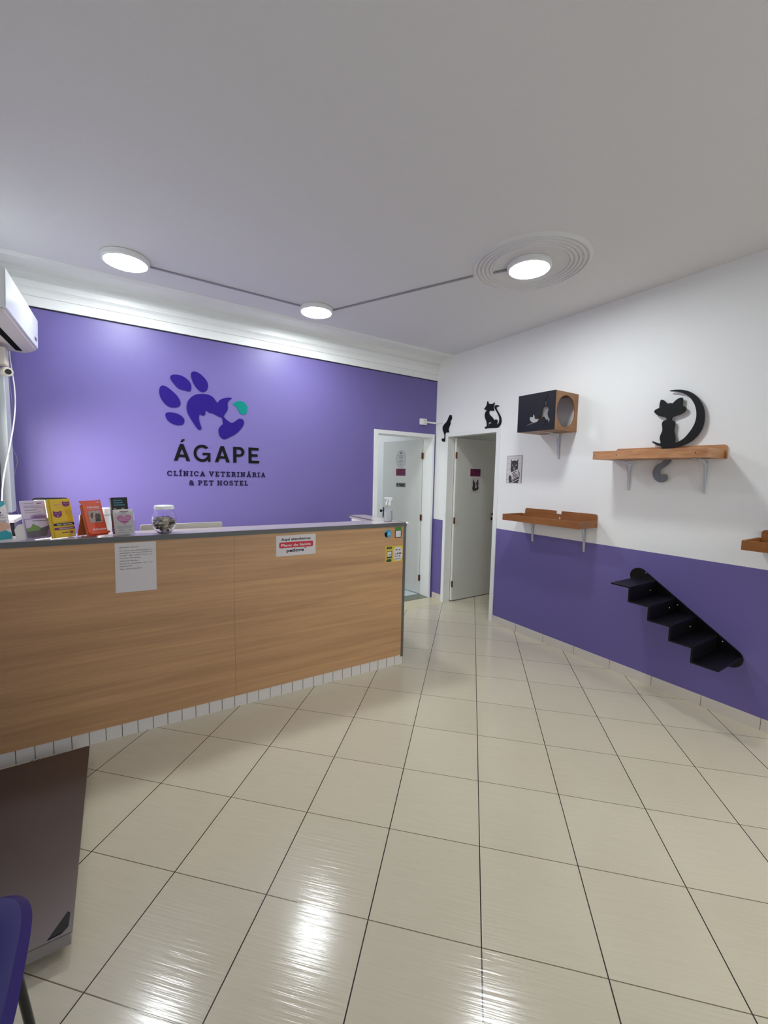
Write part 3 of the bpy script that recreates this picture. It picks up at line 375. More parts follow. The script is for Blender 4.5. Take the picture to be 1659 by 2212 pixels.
# signs on the doors
def sign(name,label,cat,F,x0,x1,z0,z1,m,group=None,r=0,th=.001):
    o=plate(name,[rect(x0,x1,z0,z1,r)],th,m,F,None,0.0004); return tag(o,label,cat,group)
def root_at(o_name,label,cat,F,x,z,group=None):
    r=thing(o_name,label,cat,(0,0,0),group); p=F@Vector((x,0,z)); r.location=p; return r
t=root_at('oval_decal','tall white oval text decal on the left door above a plum sign','decal',FL1,-.407,1.731)
plate('decal_ground',[ell(-.407,1.855,.094,.124)],.0006,'paper',FL1,t,.0003)
plate('outline',[ell(-.407,1.855,.093,.123),ell(-.407,1.855,.088,.118)],.0004,'ink2',FL1,t,.001)
plate('emblem',[ell(-.407,1.944,.022,.016),ell(-.407,1.944,.012,.008)],.0004,'ink',FL1,t,.001)
bars('print',[(-.46,-.36,1.908,.006),(-.455,-.365,1.893,.005),(-.45,-.365,1.876,.006),(-.44,-.37,1.862,.005),(-.44,-.375,1.842,.006),(-.455,-.362,1.826,.006),(-.462,-.352,1.812,.006),(-.43,-.38,1.795,.004),(-.44,-.372,1.78,.005),(-.43,-.385,1.767,.005)],'ink2',FL1,t,.001)
t=root_at('plum_door_sign','plum rectangular sign on the left door below the oval decal','sign',FL1,-.406,1.62)
plate('sign_panel',[rect(-.499,-.313,1.622,1.722)],.002,'magenta',FL1,t,.0003); bars('print',[(-.43,-.38,1.69,.010),(-.45,-.36,1.652,.012)],'magenta2',FL1,t,.0024)
t=root_at('grey_door_sign','small grey sign on the left door below the plum sign','sign',FL1,-.4,1.465)
plate('sign_panel',[rect(-.492,-.308,1.463,1.521)],.002,'grey_sign',FL1,t,.0003); bars('print',[(-.476,-.462,1.477,.030),(-.44,-.325,1.497,.010),(-.42,-.34,1.478,.010)],'glossblack',FL1,t,.0024)
t=root_at('plum_door_sign','plum rectangular sign on the right door above the dog picture','sign',FL2,.34,1.63)
plate('sign_panel',[rect(.256,.438,1.634,1.732)],.002,'magenta',FL2,t,.0003); bars('print',[(.30,.40,1.690,.012),(.33,.38,1.655,.012)],'magenta2',FL2,t,.0024)
t=root_at('dog_picture','small picture of a black and white dog head on the right door','picture',FL2,.355,1.415)
plate('paper_sheet',[rect(.280,.432,1.415,1.619)],.001,'paper',FL2,t,.0003)
def PX(x,z): return (.280+.152*x,1.619-.204*z)
plate('dog_head',[[PX(*p) for p in ((.2,.1),(.3,.2),(.42,.33),(.6,.34),(.68,.17),(.8,.12),(.84,.35),(.82,.55),(.9,.68),(.8,.8),(.6,.82),(.5,.93),(.4,.82),(.3,.9),(.2,.84),(.12,.7),(.18,.5),(.16,.3))]],.0005,'ink',FL2,t,.0014)
plate('dog_blaze',[[PX(*p) for p in ((.47,.36),(.55,.35),(.6,.5),(.66,.58),(.58,.7),(.46,.64),(.5,.5))]],.0004,'paper',FL2,t,.002)
# ---------------------------------------------------------------- wall lettering and paw emblem on the back wall
t=root_at('paw_emblem_sign','violet paw emblem with a green drop and black lettering beneath','wall sign',FB,-2.7,1.47)
for k in ('toe1','toe2','toe3','toe4'): plate('paw_toe',[SH[k]],.004,'paw',FB,t,.001)
plate('paw_palm',[SH['palm']],.004,'paw',FB,t,.001)
tag(plate('green_drop',[SH['teal']],.004,'teal',FB,t,.001),'green drop shape')
# hand-drawn geometric capitals for the big word (cap height 1)
def poly_letters(word,x0,z0,wid,cap,m,F,parent):
    w=.2
    def ring(cx,cz,rx,rz,a0,a1,n=22):
        o=[(cx+rx*math.cos(R_(a0+(a1-a0)*i/n)),cz+rz*math.sin(R_(a0+(a1-a0)*i/n))) for i in range(n+1)]
        return o+[(cx+(rx-w)*math.cos(R_(a1+(a0-a1)*i/n)),cz+(rz-w)*math.sin(R_(a1+(a0-a1)*i/n))) for i in range(n+1)]
    G={'A':([[(0,0),(.37,1),(.58,1),(.95,0),(.74,0),(.66,.22),(.29,.22),(.21,0)],[(.345,.38),(.475,.74),(.605,.38)]],.95),
       'Á':([[(0,0),(.37,1),(.58,1),(.95,0),(.74,0),(.66,.22),(.29,.22),(.21,0)],[(.345,.38),(.475,.74),(.605,.38)],[(.40,1.10),(.50,1.28),(.67,1.28),(.52,1.10)]],.95),
       'G':([[(.52+.52*math.cos(R_(k)),.5+.52*math.sin(R_(k))) for k in range(42,301,12)]+[(.86,.14),(.88,0),(1.02,0),(1.02,.54),(.55,.54),(.55,.39),(.86,.39),(.84,.33)]+[(.52+.35*math.cos(R_(k)),.5+.35*math.sin(R_(k))) for k in range(316,41,-12)]],1.05),
       'P':([[(0,0),(0,1),(.42,1)]+[(.42+.33*math.cos(R_(a)),.69+.31*math.sin(R_(a))) for a in range(80,-91,-14)]+[(.42,.38),(.21,.38),(.21,0)],[(.21,.54),(.21,.83),(.42,.83)]+[(.42+.14*math.cos(R_(a)),.685+.145*math.sin(R_(a))) for a in range(75,-76,-15)]+[(.42,.54)]],.76),
       'E':([[(0,0),(0,1),(.70,1),(.70,.83),(.20,.83),(.20,.59),(.63,.59),(.63,.42),(.20,.42),(.20,.17),(.72,.17),(.72,0)]],.72)}
    gaps=[.22,.26,.24,.28]
    tot=sum(G[c][1] for c in word)+sum(gaps); k=wid/(tot*cap); x=x0
    for i,c in enumerate(word):
        plate('letter',[[(x+px*cap*k,z0+pz*cap) for px,pz in o] for o in G[c][0]],.004,m,F,parent,.001)
        x+=(G[c][1]+(gaps[i] if i<len(gaps) else 0))*cap*k
poly_letters('ÁGAPE',-3.083,1.716,.772,.155,'letter',FB,t)
# slab-serif capitals drawn with strokes
def slab(s,x0,z0,wid,cap,m,F,parent,name):
    q=.13; V={}
    def st(*pts): return ('l',pts)
    V={'C':(.72,[st((.66,.68),(.66,.86)),('a',(.38,.5,.36,.46,38,322))]),'L':(.62,[st((.16,0),(.16,1)),st((.0,.05),(.58,.05),(.58,.22)),st((0,.95),(.34,.95))]),
     'I':(.36,[st((.18,0),(.18,1)),st((0,.05),(.36,.05)),st((0,.95),(.36,.95))]),'N':(.86,[st((.16,0),(.16,1),(.68,0),(.68,1)),st((0,.05),(.32,.05)),st((0,.95),(.2,.95)),st((.52,.95),(.84,.95))]),
     'A':(.84,[st((.12,0),(.42,1),(.72,0)),st((.22,.33),(.62,.33)),st((0,.05),(.28,.05)),st((.56,.05),(.84,.05))]),
     'V':(.84,[st((.12,1),(.42,0),(.72,1)),st((0,.95),(.28,.95)),st((.56,.95),(.84,.95))]),
     'E':(.66,[st((.16,0),(.16,1)),st((0,.05),(.6,.05),(.6,.22)),st((0,.95),(.58,.95),(.58,.8)),st((.16,.5),(.45,.5))]),
     'T':(.76,[st((.38,0),(.38,1)),st((.04,.8),(.04,.95),(.72,.95),(.72,.8)),st((.2,.05),(.56,.05))]),
     'R':(.76,[st((.16,0),(.16,1)),st((0,.05),(.32,.05)),st((0,.95),(.4,.95)),('a',(.4,.73,.24,.22,90,-90)),st((.16,.51),(.42,.51),(.66,.05),(.78,.05))]),
     'P':(.68,[st((.16,0),(.16,1)),st((0,.05),(.34,.05)),st((0,.95),(.4,.95)),('a',(.4,.71,.24,.24,90,-90)),st((.16,.47),(.4,.47))]),
     'H':(.88,[st((.16,0),(.16,1)),st((.7,0),(.7,1)),st((.16,.5),(.7,.5)),st((0,.05),(.32,.05)),st((0,.95),(.32,.95)),st((.54,.05),(.88,.05)),st((.54,.95),(.88,.95))]),
     'O':(.82,[('a',(.41,.5,.37,.46,0,360))]),'S':(.6,[('a',(.3,.74,.24,.22,30,270)),('a',(.3,.27,.25,.23,90,-150)),st((.53,.95),(.53,.78)),st((.06,.05),(.06,.24))]),
     '&':(.82,[('a',(.34,.76,.19,.19,-40,220)),st((.2,.64),(.66,.03),(.8,.03)),('a',(.32,.26,.26,.24,100,350)),st((.58,.3),(.64,.48),(.76,.48))]),' ':(.12,[])}
    V['Í']=(V['I'][0],V['I'][1]+[st((.14,1.1),(.3,1.3))]); V['Á']=(V['A'][0],V['A'][1]+[st((.38,1.1),(.54,1.3))])
    sp=.34; tot=sum(V[c][0] for c in s)+sp*(len(s)-1); k=wid/tot/cap; x=0; out=MB(F)
    def seg(p,r,wd,i):
        (ax,az),(bx,bz)=p,r; d=math.hypot(bx-ax,bz-az)
        if d<1e-6: return
        nx,nz=-(bz-az)/d*wd/2,(bx-ax)/d*wd/2; ex,ez=(bx-ax)/d*wd*.25,(bz-az)/d*wd*.25
        out.prism([(ax+nx-ex,az+nz-ez),(ax-nx-ex,az-nz-ez),(bx-nx+ex,bz-nz+ez),(bx+nx+ex,bz+nz+ez)],-.004-(i%3)*.0002,-.001)
    i=0
    for c in s:
        wd,sts=V[c]
        for kind,d in sts:
            if kind=='a':
                cx,cz,rx,rz,a0,a1=d; pts=[(cx+rx*math.cos(R_(a0+(a1-a0)*j/16)),cz+rz*math.sin(R_(a0+(a1-a0)*j/16))) for j in range(17)]
            else: pts=d
            pts=[(x0+(x+px)*cap*k,z0+pz*cap) for px,pz in pts]
            for a,b in zip(pts,pts[1:]): seg(a,b,.185*cap,i); i+=1
        x+=wd+sp
    return out.build(name,m,parent)
slab('CLÍNICA VETERINÁRIA',-3.137,1.580,.889,.044,'letter2',FB,t,'lettering')
slab('& PET HOSTEL',-2.958,1.495,.534,.044,'letter2',FB,t,'lettering')
# ---------------------------------------------------------------- ceiling lights
def lamp(x,y,label):
    t=thing('ceiling_light',label,'ceiling light',(x,y,H),'round surface ceiling lights')
    m=MB(Matrix.Translation((x,y,0))); m.lathe([(0.02,H),(.142,H),(.148,H-.006),(.148,H-.034),(.142,H-.040),(.134,H-.041),(.133,H-.038),(.02,H-.036)],0,0,48); m.build('rim','white',t,smooth=True)
    m=MB(Matrix.Translation((x,y,0))); m.lathe([(.002,H-.0405),(.132,H-.0400),(.132,H-.0365),(.002,H-.0365)],0,0,48); m.build('diffuser','diffuser',t)
lamp(-3.426,-.70,'lit round ceiling light nearest the air conditioner')
lamp(-1.968,-.652,'lit round ceiling light in the middle, above the lettered purple wall')
lamp(-1.070,-2.246,'lit round ceiling light inside the ringed ceiling rose')
lamp(-.95,-5.90,'round ceiling light behind the viewer, outside the photo')
m=MB(Matrix.Translation((-1.062,-2.246,0)))
pr=[(.02,H),(.02,H-.004),(.24,H-.004),(.25,H-.010)]
for r in (.262,.290,.318,.346,.374): pr+=[(r-.009,H-.006),(r-.003,H-.017),(r+.006,H-.018),(r+.012,H-.010),(r+.014,H-.005)]
pr+=[(.395,H)]
m.lathe(pr,0,0,72,capped=False); tag(m.build('ceiling_rose','ceiling',smooth=True),'round ringed plaster rose on the ceiling around the right light','ceiling rose')
def raceway(a,b,z,label):
    A=Vector((*a,0)); B=Vector((*b,0)); d=B-A; F=Matrix.Translation(A)@Matrix.Rotation(math.atan2(d.y,d.x),4,'Z')
    tag(MB(F).box(0,d.length,-.009,.009,z-.010,z).build('cable_raceway','raceway',bevel=.002),label,'cable cover','thin cable covers on the ceiling')
raceway((-3.279,-.652),(-2.112,-.632),H,'long grey cable cover on ceiling between the two left lights')
raceway((-1.838,-.702),(-1.270,-1.900),H,'grey cable cover on ceiling running from middle light to ceiling rose')
raceway((-1.192,-2.03),(-1.145,-2.112),H-.006,'short bit of cable cover inside the ceiling rose beside the light')
# ---------------------------------------------------------------- outlet with cable cover by the corner
t=root_at('wall_socket','white double wall socket above the left door with its cable cover','wall socket',FB,-.225,2.272)
MB(FB).box(-.276,-.182,-.035,0,2.272,2.348).build('socket_box','white',t,.003)
for z in (2.327,2.294): MB(FB@Matrix.Translation((-.218,-.036,z))@Matrix.Rotation(R_(90),4,'X')).lathe([(.004,0),(.013,0),(.014,.002),(.004,.0022)],0,0,16).build('socket_outlet','offwhite',t,smooth=True)
MB(FB).box(-.182,-.002,-.012,0,2.300,2.322).build('cable_cover','white',t,.001)
MB(FR).box(0,.150,-.012,0,2.300,2.322).build('cable_cover','white',t,.001)
# ---------------------------------------------------------------- cats on the right wall
fl=lambda k:[(-a,b) for a,b in SH[k]]
tag(plate('cat_silhouette',[fl('catA')],.008,'blackmat',FR,None,.003),'black cat cutout seen from behind, tail hanging over the door corner','cat wall ornament')
tag(plate('cat_silhouette',[fl('catB'),fl('catBhole')],.008,'blackmat',FR,None,.003),'black cat cutout with raised tail sitting on top of the door frame','cat wall ornament')
t=root_at('moon_cat_cutout','black cat and crescent moon cutout standing on the upper wall shelf','cat wall ornament',FR,2.83,1.87)
plate('cat_and_moon',[fl('mooncat')],.012,'blackmat',FR,t,.020)
plate('hanging_tail',[fl('moontail')],.012,'tailgrey',FR,t,.020)
# ---------------------------------------------------------------- wall shelves
def bracket(y,zt,zb,depth,label,group,off=0):
    t=thing('shelf_bracket',label,'shelf bracket',(0,y,zb),group)
    F=Matrix.Translation((0,y,0))@FR
    m=MB(F); w=.011
    # tapering wall leg
    m.prism([(-w*.45,zb),(w*.45,zb),(w,zt),(-w,zt)],-.004-off,-off,'xz'); m.build('wall_leg','steelw',t,.001)
    m=MB(F); m.prism([(-off,zt),(-depth-off,zt),(-depth-off,zt-.004),(-off,zt-.004)],-w,w,'yz'); m.build('shelf_leg','steelw',t,.001)
    m=MB(F); hgt=zt-zb; C_=[(0,.04),(.012,.45),(.030,.80),(.052,.92),(.10,.975),(.155,.985)]
    top=[(-off-.004-a_,zb+b_*hgt) for a_,b_ in C_]; bot=[(-off-.004-a_-.007,zb+b_*hgt-.006) for a_,b_ in C_]
    m.prism(top+bot[::-1],-.007,.007,'yz'); m.build('brace','steelw',t)
    for z in (zb+.012,zt-.02): MB(F).sphere((0,-.005-off,z),(.0035,.002,.0035),8,6).build('screw','screw',t)
    return t
def tray(y0,y1,D,z0,z1,by0,by1,bz,wood_,name,label,group,notch=None,hole=None):
    # y0>y1 ; local x=-y
    t=thing(name,label,'wall shelf',(0,(y0+y1)/2,z0),group)
    a,b=-y0,-y1; th=.012
    MB(FR).box(a,b,-D,-.012,z0,z0+.010).build('shelf_board',wood_,t,.001)
    MB(FR).box(a,b,-D-th,-D,z0,z1).build('front_board',wood_,t,.001)
    MB(FR).box(a,a+th,-D,-.012,z0+.010,z1).build('side_board',wood_,t,.001)
    MB(FR).box(b-th,b,-D,-.012,z0+.010,z1).build('side_board',wood_,t,.001)
    r=.022; A,B=-by0,-by1
    pts=[(a,z0),(B,z0)]+[(B-r+r*math.cos(R_(k)),bz-r+r*math.sin(R_(k))) for k in range(0,91,15)]
    if notch:
        n0,n1,nz=notch; pts+=[(n1,bz),(n1-.004,nz),(n0+.004,nz),(n0,bz)]
    pts+=[(A+r+r*math.cos(R_(k)),bz-r+r*math.sin(R_(k))) for k in range(90,181,15)]+[(A,z1-.002),(a,z1-.002)]
    outs=[pts]
    if hole: outs.append(ell(hole[0],hole[1],.014,.014,16))
    plate('back_board',outs,.012,wood_,FR,t,.0)
    return t
tray(-1.425,-2.240,.275,1.205,1.265,-1.478,-2.236,1.322,'shelfwood','wall_shelf','orange-brown tray shelf with notched back, on the purple paint edge beside the door','cat shelves on the white wall',notch=(1.831,1.893,1.292),hole=(1.870,1.255))
bracket(-1.581,1.203,.986,.2,'white bracket at the door end of the lower left tray shelf','white shelf brackets')
bracket(-2.132,1.203,.972,.2,'white bracket at the right end of the lower left tray shelf','white shelf brackets')
t=tray(-2.332,-3.103,.285,1.785,1.848,-2.363,-3.117,1.882,'oldwood','wall_shelf','worn wooden upper shelf carrying the moon cat cutout','cat shelves on the white wall')
for x in (2.35,2.52,3.04): MB(FR).sphere((x,-.298,1.815),(.004,.002,.004),8,6).build('screw','screw',t)
bracket(-2.479,1.783,1.541,.24,'white bracket under the left end of the moon cat shelf','white shelf brackets')
bracket(-3.005,1.783,1.538,.24,'white bracket under the right end of the moon cat shelf','white shelf brackets')
tray(-3.322,-4.14,.28,1.210,1.270,-3.339,-4.13,1.322,'shelfwood','wall_shelf','orange-brown tray shelf cut off by the right edge of the photo','cat shelves on the white wall')
bracket(-3.60,1.208,.98,.2,'white bracket under the tray shelf at the right photo edge','white shelf brackets')
# cat box
t=thing('cat_house_box','wooden cat box with black front, stretching cat cutout and round side hole','cat box',(0,-1.79,2.05))
bx0,bx1,bz0,bz1,bd=1.597,1.987,2.050,2.385,.335
plate('front_panel',[rect(bx0,bx1,bz0,bz1),fl('boxcat'),fl('boxtail')],.010,'navy',FR,t,bd-.010)
FS=Matrix.Translation((0,-bx1,0))   # right side panel seen from camera side: x right = +x, into = +y
plate('side_panel',[rect(-bd+.011,-.001,bz0,bz1),ell(-.173,2.217,.135,.140,40)],.012,'boxwood',FS,t,-.012)
FS2=Matrix.Translation((0,-bx0-.012,0))
plate('side_panel',[rect(-bd+.011,-.001,bz0,bz1),ell(-.173,2.217,.135,.140,40)],.012,'boxwood',FS2,t,-.012)
MB(FR).box(bx0+.012,bx1-.012,-bd+.011,0,bz1-.012,bz1).build('top_panel','boxwood',t)
MB(FR).box(bx0+.012,bx1-.012,-bd+.011,0,bz0,bz0+.012).build('bottom_panel','boxwood',t)
for x in (-.275,-.085): MB(Matrix.Translation((0,-bx1-.0005,0))).sphere((x,0,2.066),(.004,.0015,.004),8,6).build('screw','screw',t)
bracket(-1.822,2.048,1.809,.27,'white bracket under the black cat box','white shelf brackets')
# stair
t=thing('cat_stair','black zigzag cat stair on rounded backing board fixed to purple wall','cat stair',(0,-2.93,.36))
ax,az,bx_,bz_,r=2.612,.856,3.243,.425,.067
an=math.degrees(math.atan2(bz_-az,bx_-ax))
pts=[(ax+r*math.cos(R_(k)),az+r*math.sin(R_(k))) for k in [an+90+180*i/14 for i in range(15)]]+[(bx_+r*math.cos(R_(k)),bz_+r*math.sin(R_(k))) for k in [an-90+180*i/14 for i in range(15)]]
plate('backing_board',[pts],.012,'black',FR,t,0)
ys=[2.600,2.737,2.876,3.017,3.153,3.297]; zs=[.850,.745,.647,.549,.450]
SD=.40
for i in range(5):
    tr=MB(FR).box(ys[i]-(.006 if i else 0),ys[i+1]+.006,-SD,-.012,zs[i]-.011,zs[i]).build('tread','black',t,.0015)
for i in range(4):
    MB(FR).box(ys[i+1]-.006,ys[i+1]+.006,-SD,-.012,zs[i+1],zs[i]-.011).build('riser','black',t,.0015)
for i in range(1,4): MB(FR).sphere((ys[i]+.0075,-.10,zs[i]+.04),(.002,.005,.005),8,6).build('screw','steelw',t)
for x,z in ((2.665,.895),(2.90,.70),(3.19,.52)): MB(FR).sphere((x,-.013,z),(.004,.002,.004),8,6).build('screw','steelw',t)
# poster
t=root_at('cat_poster','small framed mugshot poster of a grumpy cat beside the right door','poster',FR,1.306,1.572)
px0,px1,pz0,pz1=1.207,1.406,1.572,1.857
plate('poster_board',[rect(px0,px1,pz0,pz1)],.006,'paper',FR,t,.0005)
def Q(x,z): return (px0+(px1-px0)*x,pz1-(pz1-pz0)*z)
b=[rect(*[Q(0,k)[0],Q(1,k)[0]],Q(0,k)[1]-.0008,Q(0,k)[1]+.0008) for k in (.1,.3,.5,.7,.9)]
plate('height_lines',b,.0003,'ink2',FR,t,.0066)
plate('height_marks',[ell(*Q(.035,k-.012),.003,.003,8) for k in (.1,.3,.5,.7,.9)],.0003,'ink',FR,t,.0066)
plate('frame_edge',[rect(px0,px1,pz0,pz1),rect(px0+.002,px1-.007,pz0+.002,pz1-.005)],.0005,'ink2',FR,t,.0066)
plate('cat_body',[[Q(*p) for p in ((.24,.12),(.36,.2),(.46,.18),(.55,.18),(.66,.2),(.77,.11),(.74,.22),(.75,.35),(.75,.5),(.80,.56),(.86,.62),(.88,.72),(.86,.82),(.84,.9),(.79,.995),(.22,.995),(.16,.85),(.17,.76),(.25,.7),(.34,.64),(.30,.58),(.26,.5),(.28,.4),(.28,.3),(.29,.22))]],.0004,'ink',FR,t,.0068)
plate('cat_markings',[[Q(*p) for p in o] for o in (((.37,.33),(.45,.38),(.44,.39),(.36,.35)),((.65,.32),(.56,.38),(.57,.39),(.66,.34)),((.44,.46),(.5,.43),(.57,.46),(.55,.48),(.5,.46),(.46,.48)),((.46,.51),(.52,.50),(.56,.52),(.51,.54)))],.0003,'paper',FR,t,.0074)
plate('placard',[[Q(*p) for p in ((.20,.66),(.74,.49),(.85,.76),(.38,.93),(.36,.78),(.30,.73),(.2,.72))]],.0003,'paper',FR,t,.0074)
plate('placard_band',[[Q(*p) for p in ((.34,.985),(.86,.83),(.86,.855),(.40,.995))]],.0003,'paper',FR,t,.0074)
def slb(x0,z0,x1,z1,h): return [Q(x0,z0),Q(x1,z1),Q(x1+.01,z1+h),Q(x0+.01,z0+h)]
plate('placard_print',[slb(.37,.65,.66,.555,.028),slb(.40,.705,.62,.635,.026),slb(.43,.755,.72,.665,.026),slb(.45,.80,.76,.70,.024),slb(.40,.875,.79,.75,.024)],.0003,'ink',FR,t,.008)
# ---------------------------------------------------------------- reception counter
ct=thing('reception_counter','long beech-fronted reception counter with grey edging and small tile plinth','reception counter',(-1.478,-1.434,0)); ct.rotation_euler=(0,0,-.0215)
LW=-2.74
for a,b in ((LW,-1.3995),(-1.3985,-.026)):
    MB(FC).box(a,b,0,.018,.080,1.200).build('front_panel','beech',ct)
MB(FC).box(LW,-.026,.018,.10,.080,1.19).build('inner_panel','white',ct)
MB(FC).box(LW,-.002,.003,.06,0,.082).build('plinth','plinth',ct)
MB(FC).box(-.018,-.002,.06,.70,0,.082).build('plinth','plinth',ct)
MB(FC).box(-.026,-.002,-.003,.70,.064,1.203).build('end_panel','grey_edge',ct,.001)
m=MB(FC); m.prism([(LW,0.004),(-.004,0.004),(-.004,.735),(-.165,.735),(-.172,.250),(LW,.250)],1.204,1.2305,'xy'); m.build('counter_top','top',ct)
m=MB(FC); m.box(LW,-.004,-.004,.004,1.200,1.2312); m.box(-.004,.001,-.004,.735,1.200,1.2312); m.box(-.165,-.004,.735,.739,1.200,1.2312); m.prism([(-.165,.739),(-.172,.250),(-.175,.250),(-.168,.739)],1.223,1.2312,'xy'); m.box(LW,-.172,.250,.253,1.223,1.2312); m.build('edge_strip','grey_edge',ct)
MB(FC).box(-.160,-.030,.10,.70,.08,1.2035).build('return_panel','white',ct)
m=MB(FC); m.sphere((.006,.000,1.224),(.014,.012,.012)); m.tube([(.010,.002,1.218),(.013,.004,1.19)],[.008,.003]); tag(m.build('corner_guard','white',ct,smooth=True),'white corner guard')
# lower work desk behind the counter
t=thing('reception_desk','low work desk behind the counter carrying the screen','desk',(-3.0,-1.0,0))
MB().box(-4.15,-1.70,-1.16,-.62,.735,.76).build('desk_top','white',t,.002)
for x in (-4.12,-2.9,-1.72): MB().box(x-.012,x+.012,-1.14,-.66,0,.735).build('desk_leg','white',t)
# notices and stickers on the counter front
def cfx(x): return x+1.478
t=root_at('paper_notice','printed sheet of paper taped under the counter edge left of centre','notice',FC,cfx(-3.44),.893)
plate('paper_sheet',[[(cfx(-3.551),.897),(cfx(-3.338),.893),(cfx(-3.336),1.194),(cfx(-3.548),1.193)]],.0006,'paper',FC,t,.0004)
rows=[(1.163,'SENHORES CLIENTES,',.098),(1.144,'Os exames de ultrassonografia e',.168),(1.130,'cardiologicos são encaminhados via',.168),(1.115,'e-mail,  não  imprimimos  os',.168),(1.100,'resultados dos exames.',.108),(1.082,'A Diretoria agradece.',.095),(1.066,'Desde já  contamos  com  sua',.168),(1.051,'compreensão.',.064),(1.034,'Ágape Clínica Veterinária',.113)]
for z,s,wd in rows: text('lettering',s,cfx(-3.526),z,wd,.0068,'ink',FC,t,.001,.0004,bold=.006)
t=root_at('health_plan_sticker','white sticker with red band and black lettering right of centre on counter front','sticker',FC,cfx(-2.44),1.03)
x0,x1,z0,z1=cfx(-2.592),cfx(-2.294),1.032,1.181
plate('sticker_ground',[rect(x0,x1,z0,z1,.005)],.0008,'paper',FC,t,.0004)
plate('red_band',[rect(x0+.022,x1-.020,z0+.058,z0+.100,.010)],.0003,'red',FC,t,.0012)
text('lettering','Aqui atendemos',x0+.036,z0+.112,.222,.020,'navyink',FC,t,.0012,.0004,bold=.028)
text('lettering','Plano de Saúde',x0+.036,z0+.069,.224,.020,'paper',FC,t,.0015,.0004,bold=.024)
text('lettering','petlove',x0+.076,z0+.028,.130,.026,'navyink',FC,t,.0012,.0004,bold=.034)
hx,hz=x0+.218,z0+.052
plate('heart',[[(hx,hz-.007),(hx+.007,hz+.001),(hx+.006,hz+.005),(hx+.003,hz+.006),(hx,hz+.003),(hx-.003,hz+.006),(hx-.006,hz+.005),(hx-.007,hz+.001)]],.0003,'red',FC,t,.0012)
t=root_at('round_sticker','round blue and black sticker near the right end of counter front','sticker',FC,cfx(-1.66),1.112)
cx,cz=cfx(-1.6605),1.1445
plate('sticker_ground',[ell(cx,cz,.034,.034)],.0006,'skyblue',FC,t,.0004)
plate('black_shape',[[(cx-.033,cz+.004),(cx-.022,cz+.012),(cx-.008,cz+.013),(cx-.002,cz+.006),(cx-.006,cz-.006),(cx-.006,cz-.032),(cx-.02,cz-.027),(cx-.031,cz-.012)]],.0003,'glossblack',FC,t,.001)
plate('pale_square',[rect(cx-.003,cx+.024,cz-.014,cz+.011,.004)],.0003,'paleblue',FC,t,.0013)
t=root_at('green_code_sticker','small green and black sticker with white square at counter corner','sticker',FC,cfx(-1.558),1.105)
x0,x1=cfx(-1.590),cfx(-1.5265)
plate('sticker_ground',[rect(x0,x1,1.105,1.196,.003)],.0006,'glossblack',FC,t,.0004)
plate('green_head',[rect(x0,x1,1.166,1.196,.003)],.0003,'lgreen',FC,t,.001)
plate('white_square',[rect(x0+.006,x1-.006,1.111,1.164)],.0003,'paper',FC,t,.001)
t=root_at('yellow_card_sticker','tall yellow and dark green sticker, left of the yellow pair below the counter corner','sticker',FC,cfx(-1.643),.903)
x0,x1=cfx(-1.680),cfx(-1.608)
plate('sticker_ground',[rect(x0,x1,.902,1.044,.006)],.0006,'yellow2',FC,t,.0004)
plate('green_panels',[rect(x0+.010,x1-.008,1.014,1.036),rect(x0+.013,x1-.008,.938,.999,.002),rect(x0+.010,x1-.012,.908,.931)],.0003,'dgreen',FC,t,.001)
plate('white_card',[rect(x0+.018,x1-.014,.952,.994,.003)],.0003,'paper',FC,t,.0013)
bars('print',[(x0+.032,x1-.018,.963,.006)],'ink',FC,t,.0016)
bars('print',[(x0+.018,x1-.014,1.026,.003),(x0+.018,x1-.014,1.019,.002)],'green',FC,t,.0014)
t=root_at('yellow_octagon_sticker','square yellow sticker with white octagon, right of the yellow pair on counter','sticker',FC,cfx(-1.56),.903)
x0,x1=cfx(-1.606),cfx(-1.510)
plate('sticker_ground',[rect(x0,x1,.905,1.038)],.0006,'yellow2',FC,t,.0002)
cx=(x0+x1)/2; cz=.970
plate('white_octagon',[[(cx-.044,cz-.035),(cx-.020,cz-.058),(cx+.020,cz-.058),(cx+.046,cz-.035),(cx+.046,cz+.035),(cx+.014,cz+.060),(cx-.016,cz+.060),(cx-.044,cz+.035)]],.0003,'paper',FC,t,.001)
bars('print',[(cx-.024,cx-.006,cz+.030,.008),(cx+.006,cx+.026,cz+.030,.006),(cx-.034,cx-.018,cz-.002,.005),(cx-.010,cx+.004,cz-.004,.012),(cx+.010,cx+.034,cz-.002,.010)],'ink',FC,t,.0014)
bars('print',[(cx-.034,cx+.000,cz-.024,.008),(cx+.008,cx+.022,cz-.026,.012),(cx-.034,cx+.028,cz-.046,.006)],'ink2',FC,t,.0014)
# ---------------------------------------------------------------- things standing on the counter
ZT=1.2313
def lean(x,y,yaw,tilt,k=1,th=0): return Matrix.Translation((x,y,ZT+.0012+th*math.sin(R_(tilt))))@Matrix.Rotation(R_(yaw),4,'Z')@Matrix.Rotation(R_(-tilt),4,'X')@Matrix.Diagonal((k,1,1,1))
def upright(x,y,yaw): return lean(x,y,yaw,0)
